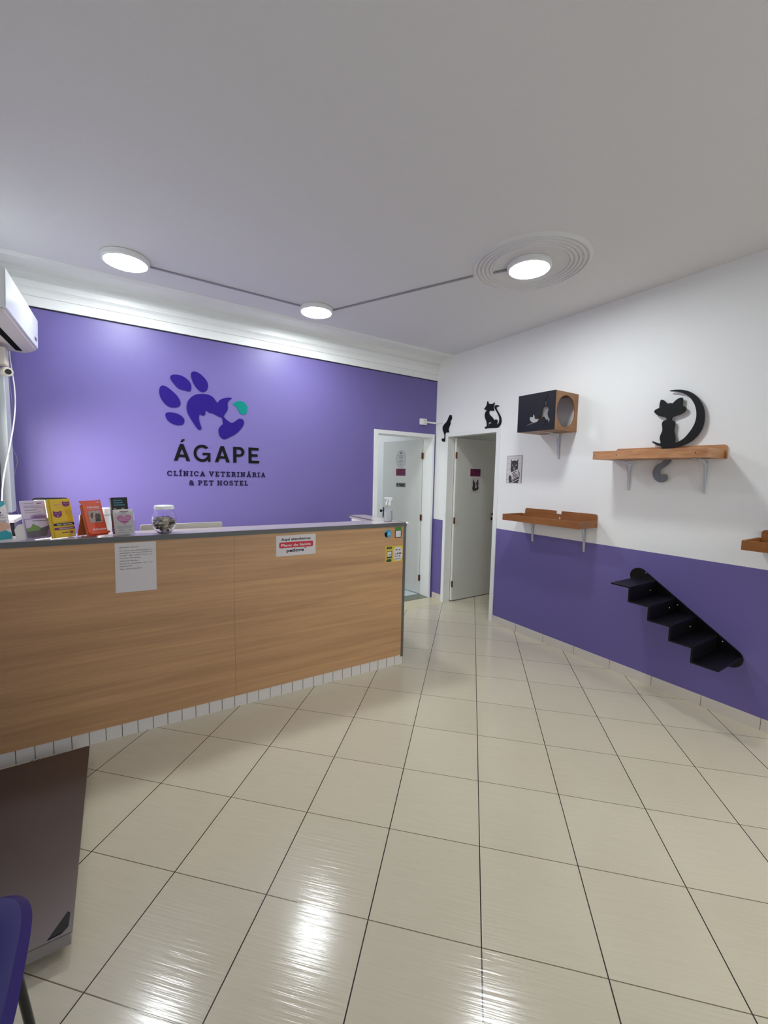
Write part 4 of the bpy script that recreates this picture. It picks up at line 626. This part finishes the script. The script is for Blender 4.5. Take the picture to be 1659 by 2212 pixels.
# teal leaflet stand at the far left
F=lean(-4.088,-1.325,38,15,1.12,.004)
t=thing('leaflet_stand','teal and white pet leaflet stand, leftmost on the counter, cut by photo edge','leaflet stand',(-4.085,-1.33,ZT))
m=MB(F); m.box(-.11,.085,0,.004,0,.215); m.build('board','paper',t)
plate('teal_corner',[[(-.11,.2145),(.082,.2145),(.084,.196),(.045,.168),(-.11,.11)]],.0004,'tealpaper',F,t,.0003)
plate('teal_base',[[(-.11,0.002),(.083,0.002),(.083,.035),(.06,.055),(.02,.06),(-.02,.085),(-.11,.10)]],.0004,'tealpaper',F,t,.0003)
plate('pet_print',[[(-.03,.02),(.0,.045),(.03,.075),(.045,.095),(.07,.1),(.082,.08),(.08,.06),(.055,.05),(.03,.045),(.01,.02)]],.0004,'skinpaw',F,t,.0008)
plate('dark_print',[[(-.07,.03),(-.02,.03),(.0,.06),(-.03,.085),(-.07,.08)]],.0004,'greyprint',F,t,.0008)
text('lettering','TEM',.030,.146,.030,.010,'navyink',F,t,.0003,.0004,bold=.02); text('lettering','PET?',.028,.130,.040,.010,'navyink',F,t,.0003,.0004,bold=.02)
bars('print',[(.0,.074,.120,.003),(-.0,.078,.106,.003),(-.0,.070,.099,.003)],'ink2',F,t,.0003)
m=MB(upright(-4.080,-1.30,38)); m.prism([(.004,0),(.075,0),(.06,.17)],-.02,-.017,'yz'); m.build('support','paper',t)
# lilac leaflets in a clear-fronted white stand
F=lean(-3.893,-1.325,30,13,1.13,.017)
t=thing('leaflet_stand','white leaflet stand with lilac and green pocket, beside the yellow leaflets','leaflet stand',(-3.92,-1.33,ZT))
MB(F).box(-.052,.048,.006,.016,.0,.215).build('leaflets','lilac',t,.001)
plate('base_wings',[[(-.090,0.003),(.074,0.003),(.074,.05),(.070,.075),(.06,.088),(.048,.09),(-.052,.09),(-.075,.085),(-.092,.06),(-.090,.03)]],.003,'paper',F,t,-.004)
plate('pocket_front',[rect(-.05,.048,0.003,.112)],.002,'lilac2',F,t,.004)
plate('lilac_field',[rect(-.049,.047,.060,.108)],.0004,'lilac',F,t,.0064)
plate('green_print',[[(-.048,.06),(-.03,.065),(-.02,.085),(-.01,.075),(0,.07),(.01,.055),(0,.045),(-.048,.042)]],.0004,'green',F,t,.007)
plate('dark_print',[[(-.048,.012),(-.048,.044),(0,.046),(.02,.06),(.045,.07),(.03,.012),(-.03,.006)]],.0004,'greyprint',F,t,.0068)
plate('oval_mark',[ell(.012,.122,.032,.014)],.0004,'lilac2',F,t,-.0045)
text('lettering','Comfortis',-.008,.119,.036,.007,'plum',F,t,-.004,.0004,bold=.02)
bars('print',[(-.04,-.0,.196,.003),(-.04,.02,.184,.002),(-.04,.03,.176,.002),(-.04,.01,.160,.003),(-.04,.026,.148,.002)],'ink2',F,t,-.0058)
bars('print',[(.012,.032,.196,.005)],'plum',F,t,-.0058)
bars('print',[(-.02,.045,.098,.003)],'ink',F,t,.007)
# yellow leaflets
F=lean(-3.779,-1.330,34,12,1.09,.030)
t=thing('yellow_leaflet_stack','thick stack of yellow leaflets with purple cat faces, standing on the counter','leaflets',(-3.79,-1.34,ZT))
MB(F).box(-.044,.052,0,.030,0,.218).build('leaflets','yellow',t,.001)
MB(F).box(-.050,-.038,.010,.030,0,.220).build('rear_leaflets','yellow2',t,.001)
def catface(cx,cz,w,h): return [(cx-w,cz-h*.3),(cx-w,cz+h*.55),(cx-w*.85,cz+h),(cx-w*.45,cz+h*.7),(cx+w*.45,cz+h*.7),(cx+w*.85,cz+h),(cx+w,cz+h*.55),(cx+w,cz-h*.3),(cx+w*.6,cz-h*.85),(cx,cz-h),(cx-w*.6,cz-h*.85)]
plate('cat_face',[catface(.028,.188,.017,.016)],.0004,'plum',F,t,.0003); plate('cat_face',[catface(-.018,.132,.020,.020)],.0004,'plum',F,t,.0003)
plate('face_marks',[rect(.018,.025,.188,.190),rect(.031,.038,.188,.190),rect(.026,.030,.179,.181),rect(-.030,-.022,.136,.138),rect(-.014,-.006,.136,.138),rect(-.0195,-.0165,.118,.128)],.0003,'lilac',F,t,.0007)
plate('cat_outline',[ell(.012,.140,.011,.011,16),ell(.012,.140,.0095,.0095,16)],.0004,'oldwood',F,t,.0003); plate('cat_outline',[ell(.036,.140,.011,.011,16),ell(.036,.140,.0095,.0095,16)],.0004,'oldwood',F,t,.0003)
bars('print',[(-.028,.004,.182,.008),(-.02,-.017,.166,.003),(.004,.007,.166,.003),(-.008,-.004,.160,.003)],'oldwood',F,t,.0003)
plate('black_band',[rect(-.044,.052,.066,.080)],.0004,'glossblack',F,t,.0003); plate('plum_band',[rect(-.044,.052,.042,.056)],.0004,'plum',F,t,.0003)
text('lettering','A LEISHMANIOSE',-.030,.085,.074,.0055,'oldwood',F,t,.0003,.0004,bold=.01)
text('lettering','NÃO TEM CURA,',-.030,.069,.076,.0075,'paper',F,t,.0008,.0004,bold=.025)
text('lettering','MAS TEM',-.004,.059,.030,.0045,'oldwood',F,t,.0003,.0004,bold=.01)
text('lettering','PREVENÇÃO!',-.022,.045,.066,.0075,'paper',F,t,.0008,.0004,bold=.025)
plate('label_block',[rect(.026,.040,.020,.031)],.0004,'plum',F,t,.0003); bars('print',[(-.012,.022,.023,.004)],'ink',F,t,.0003); plate('label_block',[rect(.034,.050,.006,.012)],.0004,'lilac',F,t,.0003)
# orange A-frame
F=lean(-3.622,-1.330,36,17,1.22,.018)
t=thing('orange_card_holder','orange A-frame card holder with grey photo, standing on the counter','card holder',(-3.64,-1.33,ZT))
plate('front_board',[[(-.044,0),(.046,0),(.046,.212),(.043,.219),(.040,.212),(-.044,.212),(-.052,.214),(-.055,.206),(-.044,.19)]],.003,'orange',F,t,-.003)
MB(F).box(-.047,-.044,.003,.018,0,.19).build('side_flap','orange2',t)
MB(F).box(-.044,.046,-.020,.003,0.007,.020).build('front_lip','orange',t,.001)
Fb=Matrix.Translation((-3.622,-1.330,ZT+.004))@Matrix.Rotation(R_(36),4,'Z')@Matrix.Translation((0,.105,0))@Matrix.Rotation(R_(17),4,'X')@Matrix.Diagonal((1.22,1,1,1))
MB(Fb).box(-.046,.044,-.003,0,0.001,.160).build('rear_leg','orange2',t)
plate('photo_print',[rect(-.026,.034,.078,.150)],.0004,'photo',F,t,.0006)
plate('pet_shapes',[[(-.020,.12),(-.014,.135),(-.006,.142),(-.004,.130),(-.008,.11),(-.014,.10)],[(.0,.084),(.004,.12),(.01,.136),(.016,.128),(.024,.134),(.030,.12),(.026,.1),(.028,.084)]],.0004,'photodark',F,t,.0011)
text('lettering','Advocate',-.026,.166,.058,.013,'paper',F,t,.0006,.0004,bold=.02)
text('lettering','Advocate',-.022,.032,.064,.014,'paper',F,t,.0006,.0004,bold=.02)
bars('print',[(-.02,.038,.159,.0018),(.022,.038,.197,.003)],'lilac',F,t,.0006)
# black leaflet behind, pink heart card holder
F=lean(-3.506,-1.270,22,9,1.14,.020)
t=thing('black_leaflet_stack','black leaflets with blue print standing behind the pink heart card','leaflets',(-3.52,-1.28,ZT))
MB(F).box(-.040,.042,0,.020,0,.222).build('leaflets','glossblack',t,.001)
bars('print',[(-.028,.014,.200,.006),(-.028,.018,.186,.006),(-.028,.026,.172,.006)],'cyan',F,t,.0003)
bars('print',[(-.030,-.018,.150,.006),(.006,.022,.148,.008)],'photo',F,t,.0003)
F=lean(-3.488,-1.350,22,10,1.18,.034)
t=thing('heart_card_holder','clear card holder with white cards printed with a pink heart','card holder',(-3.497,-1.36,ZT))
MB(F).box(-.048,.046,-.003,.0,0,.135).build('clear_front','glass',t,.001)
MB(F).box(-.049,-.046,0,.03,0,.150).build('clear_side','glass',t,.001)
MB(F).box(-.048,.046,-.003,.034,-.001,.0015).build('clear_base','glass',t)
MB(F).box(-.042,.044,.002,.022,.003,.152).build('cards','paper',t,.0008)
hp=[]
for k in range(40):
    a=2*math.pi*k/40; hp.append((16*math.sin(a)**3*.0021,(13*math.cos(a)-5*math.cos(2*a)-2*math.cos(3*a)-math.cos(4*a))*.0021+.092))
plate('pink_heart',[hp],.0004,'pink',F,t,-.0016)
bars('print',[(-.022,.024,.107,.002),(-.026,.026,.099,.002),(-.024,.024,.091,.002),(-.018,.02,.083,.002)],'lilac',F,t,-.0011)
bars('print',[(-.02,.018,.075,.003),(-.018,.022,.136,.004),(-.010,.012,.128,.003)],'plum',F,t,-.0010)
bars('print',[(-.036,.036,.050,.0016),(-.036,.03,.044,.0016),(-.036,.034,.038,.0016),(-.030,-.004,.026,.003),(.012,.03,.026,.003),(-.036,.036,.012,.002)],'ink2',F,t,-.0016)
# candy jar
jx,jy=-3.281,-1.325
t=thing('candy_jar','round clear glass jar with white lid, full of wrapped candies','jar',(jx,jy,ZT))
outer=[(.030,0),(.036,.0008),(.052,.018),(.066,.044),(.071,.070),(.070,.092),(.062,.120),(.055,.134),(.054,.150)]
inner=[(.0515,.150),(.0525,.134),(.0595,.120),(.0675,.092),(.0685,.070),(.0635,.045),(.050,.0205),(.034,.005),(.028,.0045)]
m=MB(Matrix.Translation((jx,jy,ZT+.001)))
n=8*4
m.lathe(outer+inner,0,0,40,capped=True); m.build('glass_body','glass',t,smooth=True)
m=MB(Matrix.Translation((jx,jy,ZT+.001))); m.lathe([(.002,.175),(.050,.175),(.056,.171),(.057,.155),(.057,.152),(.0555,.1515),(.002,.1515)],0,0,40); m.build('lid','white',t,smooth=True)
cols=[('candy_cream',(222,214,196)),('candy_pinkish',(206,178,168)),('candy_brown',(78,62,48)),('candy_grey',(172,170,160)),('candy_green',(120,124,92))]
for nme,c in cols: M[nme]=mat(nme,c,.35,vscale=140,var=.35)
k=0; layers=[(.014,.022,6),(.028,.038,11),(.045,.049,15),(.062,.054,17),(.079,.050,15),(.092,.036,10)]
for (z,rad,cnt) in layers:
    for i in range(cnt):
        a=2*math.pi*(i+random.random()*.5)/cnt; rr=rad*(1 if i%3 else .45)
        x,y=jx+rr*math.cos(a),jy+rr*math.sin(a)
        cm_=cols[2 if z<.04 and i%2 else random.choice((0,1,3,4,0,2))][0]
        Fk=Matrix.Translation((x,y,ZT+.005+z+random.uniform(-.003,.003)))@Matrix.Rotation(random.uniform(0,6.28),4,'Z')@Matrix.Rotation(random.uniform(-.9,.9),4,'X')
        m=MB(Fk); m.sphere((0,0,0),(.0125,.0085,.0085),10,8)
        for s in (-1,1): m.add([(s*.011,0,0),(s*.018,.006,.0015),(s*.018,-.006,-.0015),(s*.018,0,.004)],[(0,1,2),(0,2,3),(0,3,1),(1,3,2)])
        lab={'candy_cream':'cream wrapped candy in the glass jar','candy_pinkish':'pale pinkish wrapped candy in the glass jar','candy_brown':'dark brown wrapped candy in the glass jar','candy_grey':'greyish wrapped candy in the glass jar','candy_green':'olive green wrapped candy in the glass jar'}[cm_]
        tag(m.build('wrapped_candy',cm_,smooth=True),lab,'candy',lab.replace('candy','candies')); k+=1
# spray bottle
bx,by=-1.575,-1.300
t=thing('spray_bottle','clear spray bottle with white trigger head at right end of the counter','spray bottle',(bx,by,ZT))
Fp=Matrix.Translation((bx,by,ZT+.001))
def oval_lathe(prof,sx,sy,F):
    m=MB(F@Matrix.Diagonal((sx,sy,1,1))); m.lathe(prof,0,0,32); return m
bo=[(.030,0),(.040,.001),(.043,.006),(.043,.075),(.040,.095),(.030,.112),(.018,.124),(.0135,.130),(.0135,.136)]
bi=[(.012,.136),(.012,.130),(.0165,.123),(.0285,.110),(.0385,.094),(.0415,.075),(.0415,.007),(.039,.0025),(.029,.0022)]
oval_lathe(bo+bi,1,.62,Fp).build('bottle_body','glass',t,smooth=True)
oval_lathe([(.002,.003),(.038,.003),(.0405,.008),(.0405,.075),(.0380,.090),(.002,.090)],1,.62,Fp).build('liquid','liquid',t,smooth=True)
m=MB(Fp@Matrix.Translation((.004,0,0))); m.lathe([(.002,.1365),(.0165,.1365),(.017,.139),(.0165,.160),(.012,.164),(.002,.164)],0,0,24)
m.prism([(-.040,.190),(-.042,.198),(-.034,.203),(.026,.203),(.030,.197),(.022,.180),(.013,.172),(.012,.160),(-.008,.160),(-.010,.180),(-.020,.186)],-.011,.011,'xz'); m.build('spray_head','white',t,.002)
m=MB(Fp@Matrix.Translation((.004,0,0))); m.prism([(-.022,.186),(-.012,.186),(-.016,.165),(-.026,.140),(-.032,.141),(-.026,.165)],-.006,.006,'xz'); m.build('trigger','white',t,.001)
MB(Fp).tube([(0,0,.006),(0.002,0,.135)],.002,8).build('dip_tube','white',t)
# white panel behind the jar
F=Matrix.Translation((0,-1.05,0))
tag(plate('white_panel',[rect(-3.402,-2.882,.761,1.258,.008)],.016,'offwhite',F,None,0),'white upright board standing behind the counter, seen behind the candy jar','board')
# black framed screen
t=thing('monitor','black-framed monitor with white screen, partly hidden behind the leaflets','monitor',(-3.905,-.70,.76))
F=Matrix.Translation((-3.905,-.70,0))@Matrix.Rotation(R_(-2),4,'Z')
plate('bezel',[rect(-.10,.10,1.12,1.427,.025)],.022,'glossblack',F,t,-.022)
plate('screen',[rect(-.088,.085,1.14,1.412,.004)],.001,'screen',F,t,.0002)
MB(F).box(-.02,.02,.005,.03,.78,1.15).build('stand','glossblack',t); MB(F).box(-.08,.08,-.07,.09,.7605,.775).build('foot','glossblack',t,.003)
# black box with grey lid left of the monitor
t=thing('printer','black box-shaped machine with pale top behind the leftmost leaflets','printer',(-4.10,-.80,.76))
MB().box(-4.20,-4.055,-.95,-.62,.7605,1.29).build('body','glossblack',t,.004); MB().box(-4.20,-4.050,-.955,-.615,1.29,1.312).build('cover','raceway',t,.003)
# pen holder like black post, white cup and wall box behind the orange holder
t=thing('desk_stand','slim black upright with rounded top behind the orange card holder','desk stand',(-3.72,-.95,.76))
MB().tube([(-3.725,-.95,.775),(-3.725,-.95,1.325),(-3.724,-.95,1.335)],[.014,.014,.006],12).build('post','glossblack',t,smooth=True)
MB().lathe([(.002,.7605),(.06,.7605),(.06,.772),(.002,.775)],-3.725,-.95,24).build('foot','glossblack',t,smooth=True)
t=thing('cup_dispenser','white cylinder standing on the desk behind the orange card holder','dispenser',(-3.60,-.9,.76))
MB().lathe([(.002,.7605),(.034,.7605),(.040,1.355),(.036,1.365),(.002,1.366)],-3.602,-.90,28).build('cylinder','white',t,smooth=True)
MB().lathe([(.0395,1.318),(.0408,1.318),(.0408,1.322),(.0395,1.322)],-3.602,-.90,28,capped=False).build('band','ink2',t)
t=root_at('wall_box','small white box on the purple wall with two dark slots, behind black leaflets','wall box',FB,-3.59,1.17)
MB(FB).box(-3.64,-3.545,-.03,0,1.172,1.292).build('box','white',t,.003)
bars('slots',[(-3.575,-3.550,1.248,.006),(-3.575,-3.550,1.232,.006)],'glossblack',FB,t,.0302)
# ---------------------------------------------------------------- left side: air conditioner, pipe, camera, cables
t=thing('air_conditioner','white wall air conditioner at upper left above the cables','air conditioner',(-4.23,-.74,2.45))
def acm(prof,y0,y1,dz=-.045):
    m=MB(); m.prism([(y,z) for y,z in prof],y0,y1,'xz')
    # prism xz extrudes along y ; lower the near end slightly
    for v in m.v: v.z+=dz*(( -.21-v.y)/1.08)
    return m
acm([(-4.228,2.70),(-4.05,2.722),(-3.995,2.715),(-3.978,2.700),(-3.984,2.502),(-3.990,2.497),(-4.228,2.51)],-1.29,-.21).build('front_cover','acwhite',t,.004)
acm([(-4.228,2.509),(-3.992,2.495),(-4.000,2.484),(-4.030,2.466),(-4.065,2.456),(-4.110,2.456),(-4.170,2.462),(-4.228,2.475)],-1.285,-.215).build('underside','offwhite',t,.002)
acm([(-4.10,2.4562),(-4.062,2.4562),(-4.064,2.4535),(-4.098,2.4535)],-1.22,-.30).build('air_outlet','duct',t)
acm([(-3.9795,2.694),(-3.9775,2.694),(-3.9835,2.506),(-3.9855,2.506)],-1.297,-1.290).build('end_cap','offwhite',t)
acm([(-3.983,2.560),(-3.9815,2.560),(-3.983,2.535),(-3.9845,2.535)],-.36,-.27).build('badge','greyprint',t)
tag(MB().box(-4.229,-4.172,-.27,-.115,1.295,2.300).build('pipe_duct','pvc',bevel=.006),'tall white pipe duct in the corner below the air conditioner','pipe duct')
tag(MB().box(-4.229,-4.125,-.50,-.38,2.312,2.420).build('junction_box','offwhite',bevel=.004),'square white junction box just under the air conditioner','junction box')
t=thing('security_camera','white bullet security camera with dark lens on the left wall','security camera',(-4.2,-.45,2.26))
d=Vector((.40,-.92,-.1)).normalized(); tip=Vector((-4.113,-.50,2.261)); back=tip-d*.115
MB().tube([tuple(back),tuple(back+d*.02),tuple(tip-d*.012),tuple(tip)],[.022,.030,.031,.027],20).build('body','offwhite',t,smooth=True)
MB().tube([tuple(tip-d*.001),tuple(tip+d*.003)],[.018,.017],20).build('lens','glossblack',t,smooth=True)
MB().tube([tuple(back+d*.03),(-4.228,back.y+.0,back.z+.02)],.014,12).build('mount','offwhite',t,smooth=True)
def cable(pts,r,y,m,label,name='cable'):
    P=[Vector(p) for p in pts]; out=[]
    for i in range(len(P)-1):
        p0,p1,p2,p3=P[max(i-1,0)],P[i],P[i+1],P[min(i+2,len(P)-1)]
        for k in range(6):
            t_=k/6; out.append(.5*((2*p1)+(p2-p0)*t_+(2*p0-5*p1+4*p2-p3)*t_*t_+(3*p1-p0-3*p2+p3)*t_**3))
    out.append(P[-1]); tag(MB().tube(out,r,8).build(name,m,smooth=True),label,'cable')
cable([(-4.1328,-0.3000,2.4392),(-4.1305,-0.2800,2.3424),(-4.1286,-0.2500,2.2680),(-4.1238,-0.2500,2.2037),(-4.1238,-0.2500,2.0895),(-4.1339,-0.2500,1.9736),(-4.1518,-0.2700,1.8389),(-4.1728,-0.3000,1.7052),(-4.1869,-0.3500,1.5901),(-4.1924,-0.4000,1.4942),(-4.1942,-0.4500,1.3688)],.0042,0,'white','thick white cable hanging in a curve from the air conditioner corner')
cable([(-4.1705,-0.0750,2.4115),(-4.1747,-0.0750,2.2597),(-4.1683,-0.0750,2.1078),(-4.1804,-0.0750,1.9528),(-4.1887,-0.0750,1.8835),(-4.1827,-0.0750,1.7803),(-4.1618,-0.0750,1.7118),(-4.1588,-0.0750,1.6595),(-4.1786,-0.0750,1.5715),(-4.1867,-0.0750,1.4484),(-4.1760,-0.0750,1.3243),(-4.1634,-0.0750,1.2419)],.0022,0,'raceway','thin grey wavy cable hanging against the purple wall in the left corner')
cable([(-4.1838,-0.0850,1.6586),(-4.1820,-0.0850,1.5190),(-4.1901,-0.0850,1.3960),(-4.1833,-0.0850,1.3075)],.0020,0,'raceway','short thin cable at the lower left corner behind the leaflets')
# ---------------------------------------------------------------- platform scale, chair
t=thing('platform_scale','low grey steel platform scale with black corner patch on the floor','platform scale',(-4.0,-2.07,0))
zt_=.078; X1=-3.698; Y0,Y1=-1.525,-2.648
MB().box(-4.20,X1,Y1,Y0,zt_-.004,zt_).build('platform','scale',t,.0015)
MB().box(-4.20,X1-.004,Y1+.004,Y0-.004,.030,zt_-.004).build('skirt','scaleside',t,.001)
for x,y in ((-4.15,Y0-.06),(-4.15,Y1+.06),(X1-.05,Y0-.06),(X1-.05,Y1+.06)): MB().lathe([(.002,0.0005),(.02,0.0005),(.02,.030),(.002,.030)],x,y,16).build('foot','glossblack',t,smooth=True)
m=MB(); m.prism([(X1-.018,Y1+.085),(X1-.010,Y1+.075),(X1-.012,Y1+.028),(X1-.028,Y1+.012),(X1-.066,Y1+.008)],zt_,zt_+.0025,'xy'); tag(m.build('corner_patch','black',t),'black corner patch')
t=thing('plastic_chair','indigo blue plastic chair at bottom left, cut by the photo edge','chair',(-3.96,-3.08,0))
def seat():
    vs=[];fs=[];nx,ny=22,22; cx,cy=-3.962,-3.055; hx_,hy=.215,.255
    def pt(u,v,inner):
        e=4.2; r=max(abs(u),abs(v)); 
        a=math.atan2(v,u); 
        if r<1e-9: X=Y=0
        else:
            k=(abs(math.cos(a))**e+abs(math.sin(a))**e)**(-1/e); X=r*k*math.cos(a); Y=r*k*math.sin(a)
        z=.462-.028*(1-r**2.2)-(.030*max(0,(r-.86)/.14)**2)
        return (cx+X*(hx_-inner),cy+Y*(hy-inner),z-inner)
    for inner in (0,.004):
        for i in range(nx+1):
            for j in range(ny+1): vs.append(pt(2*i/nx-1,2*j/ny-1,inner))
    n=(nx+1)*(ny+1)
    for i in range(nx):
        for j in range(ny):
            a=i*(ny+1)+j; q=(a,a+1,a+ny+2,a+ny+1); fs.append(q); fs.append(tuple(x+n for x in reversed(q)))
    ring=[i*(ny+1) for i in range(nx+1)]+[nx*(ny+1)+j for j in range(1,ny+1)]+[i*(ny+1)+ny for i in range(nx-1,-1,-1)]+[j for j in range(ny-1,0,-1)]
    for k in range(len(ring)): a,b=ring[k],ring[(k+1)%len(ring)]; fs.append((a,b,b+n,a+n))
    m=MB(); m.add(vs,fs); return m
seat().build('seat','chair',t,smooth=True)
m=MB(); bp=[(-4.17,-3.32),(-4.185,-3.2),(-4.19,-3.1),(-4.185,-3.0),(-4.17,-2.88)]
m.prism([(x,y) for x,y in bp]+[(x-.006,y) for x,y in bp[::-1]],.55,.82,'xy'); m.build('backrest','chair',t,.002)
for nm,a,b in (('leg',(-3.790,-3.24,.425),(-3.700,-3.26,.0)),('leg',(-3.80,-2.93,.425),(-3.76,-2.90,.0)),('leg',(-4.11,-3.24,.425),(-4.17,-3.28,.0)),('leg',(-4.11,-2.93,.425),(-4.17,-2.90,.0))):
    MB().tube([a,b],.011,12).build(nm,'glossblack',t,smooth=True)
MB().tube([(-4.10,-3.24,.418),(-3.80,-3.24,.418)],.009,8).build('seat_rail','glossblack',t,smooth=True)
MB().tube([(-4.10,-2.93,.418),(-3.80,-2.93,.418)],.009,8).build('seat_rail','glossblack',t,smooth=True)
MB().tube([(-4.12,-3.2,.44),(-4.19,-3.2,.60)],.009,8).build('back_post','glossblack',t,smooth=True)
MB().tube([(-4.12,-3.0,.44),(-4.19,-3.0,.60)],.009,8).build('back_post','glossblack',t,smooth=True)

# ---------------------------------------------------------------- printed and small pieces belong to the part that carries them
NEST={'print':('sign_panel','sticker_ground','decal_ground','leaflets','cards','board','front_board','box'),'lettering':('paper_sheet','sticker_ground','leaflets','board','front_board'),
 'emblem':('decal_ground',),'outline':('decal_ground',),'dog_head':('paper_sheet',),'red_band':('sticker_ground',),'heart':('sticker_ground',),'black_shape':('sticker_ground',),'pale_square':('sticker_ground',),
 'green_head':('sticker_ground',),'white_square':('sticker_ground',),'green_panels':('sticker_ground',),'white_octagon':('sticker_ground',),'white_card':('sticker_ground',),'teal_corner':('board',),'teal_base':('board',),'pet_print':('board',),
 'dark_print':('board','pocket_front'),'green_print':('pocket_front',),'lilac_field':('pocket_front',),'oval_mark':('leaflets',),'cat_face':('leaflets',),'cat_outline':('leaflets',),'black_band':('leaflets',),'plum_band':('leaflets',),
 'face_marks':('leaflets',),'label_block':('leaflets',),'photo_print':('front_board',),'pink_heart':('cards',),'screen':('bezel',),'lens':('body',),'trigger':('spray_head',),'cat_body':('poster_board',),'placard':('poster_board',),'placard_band':('poster_board',),
 'height_lines':('poster_board',),'height_marks':('poster_board',),'socket_outlet':('socket_box',),'screw':('wall_leg','front_board','side_panel','backing_board'),'slots':('box',),'corner_patch':('platform',),'badge':('front_cover',),'band':('cylinder',),'cover':('body',)}
def base(n): return n.split('.')[0]
for root in [o for o in C.objects if o.type=='EMPTY' and not o.parent]:
    kids=list(root.children)
    for k in kids:
        for want in NEST.get(base(k.name),()):
            pp=[x for x in kids if base(x.name)==want and x is not k]
            if pp: adopt(k,pp[0]); break
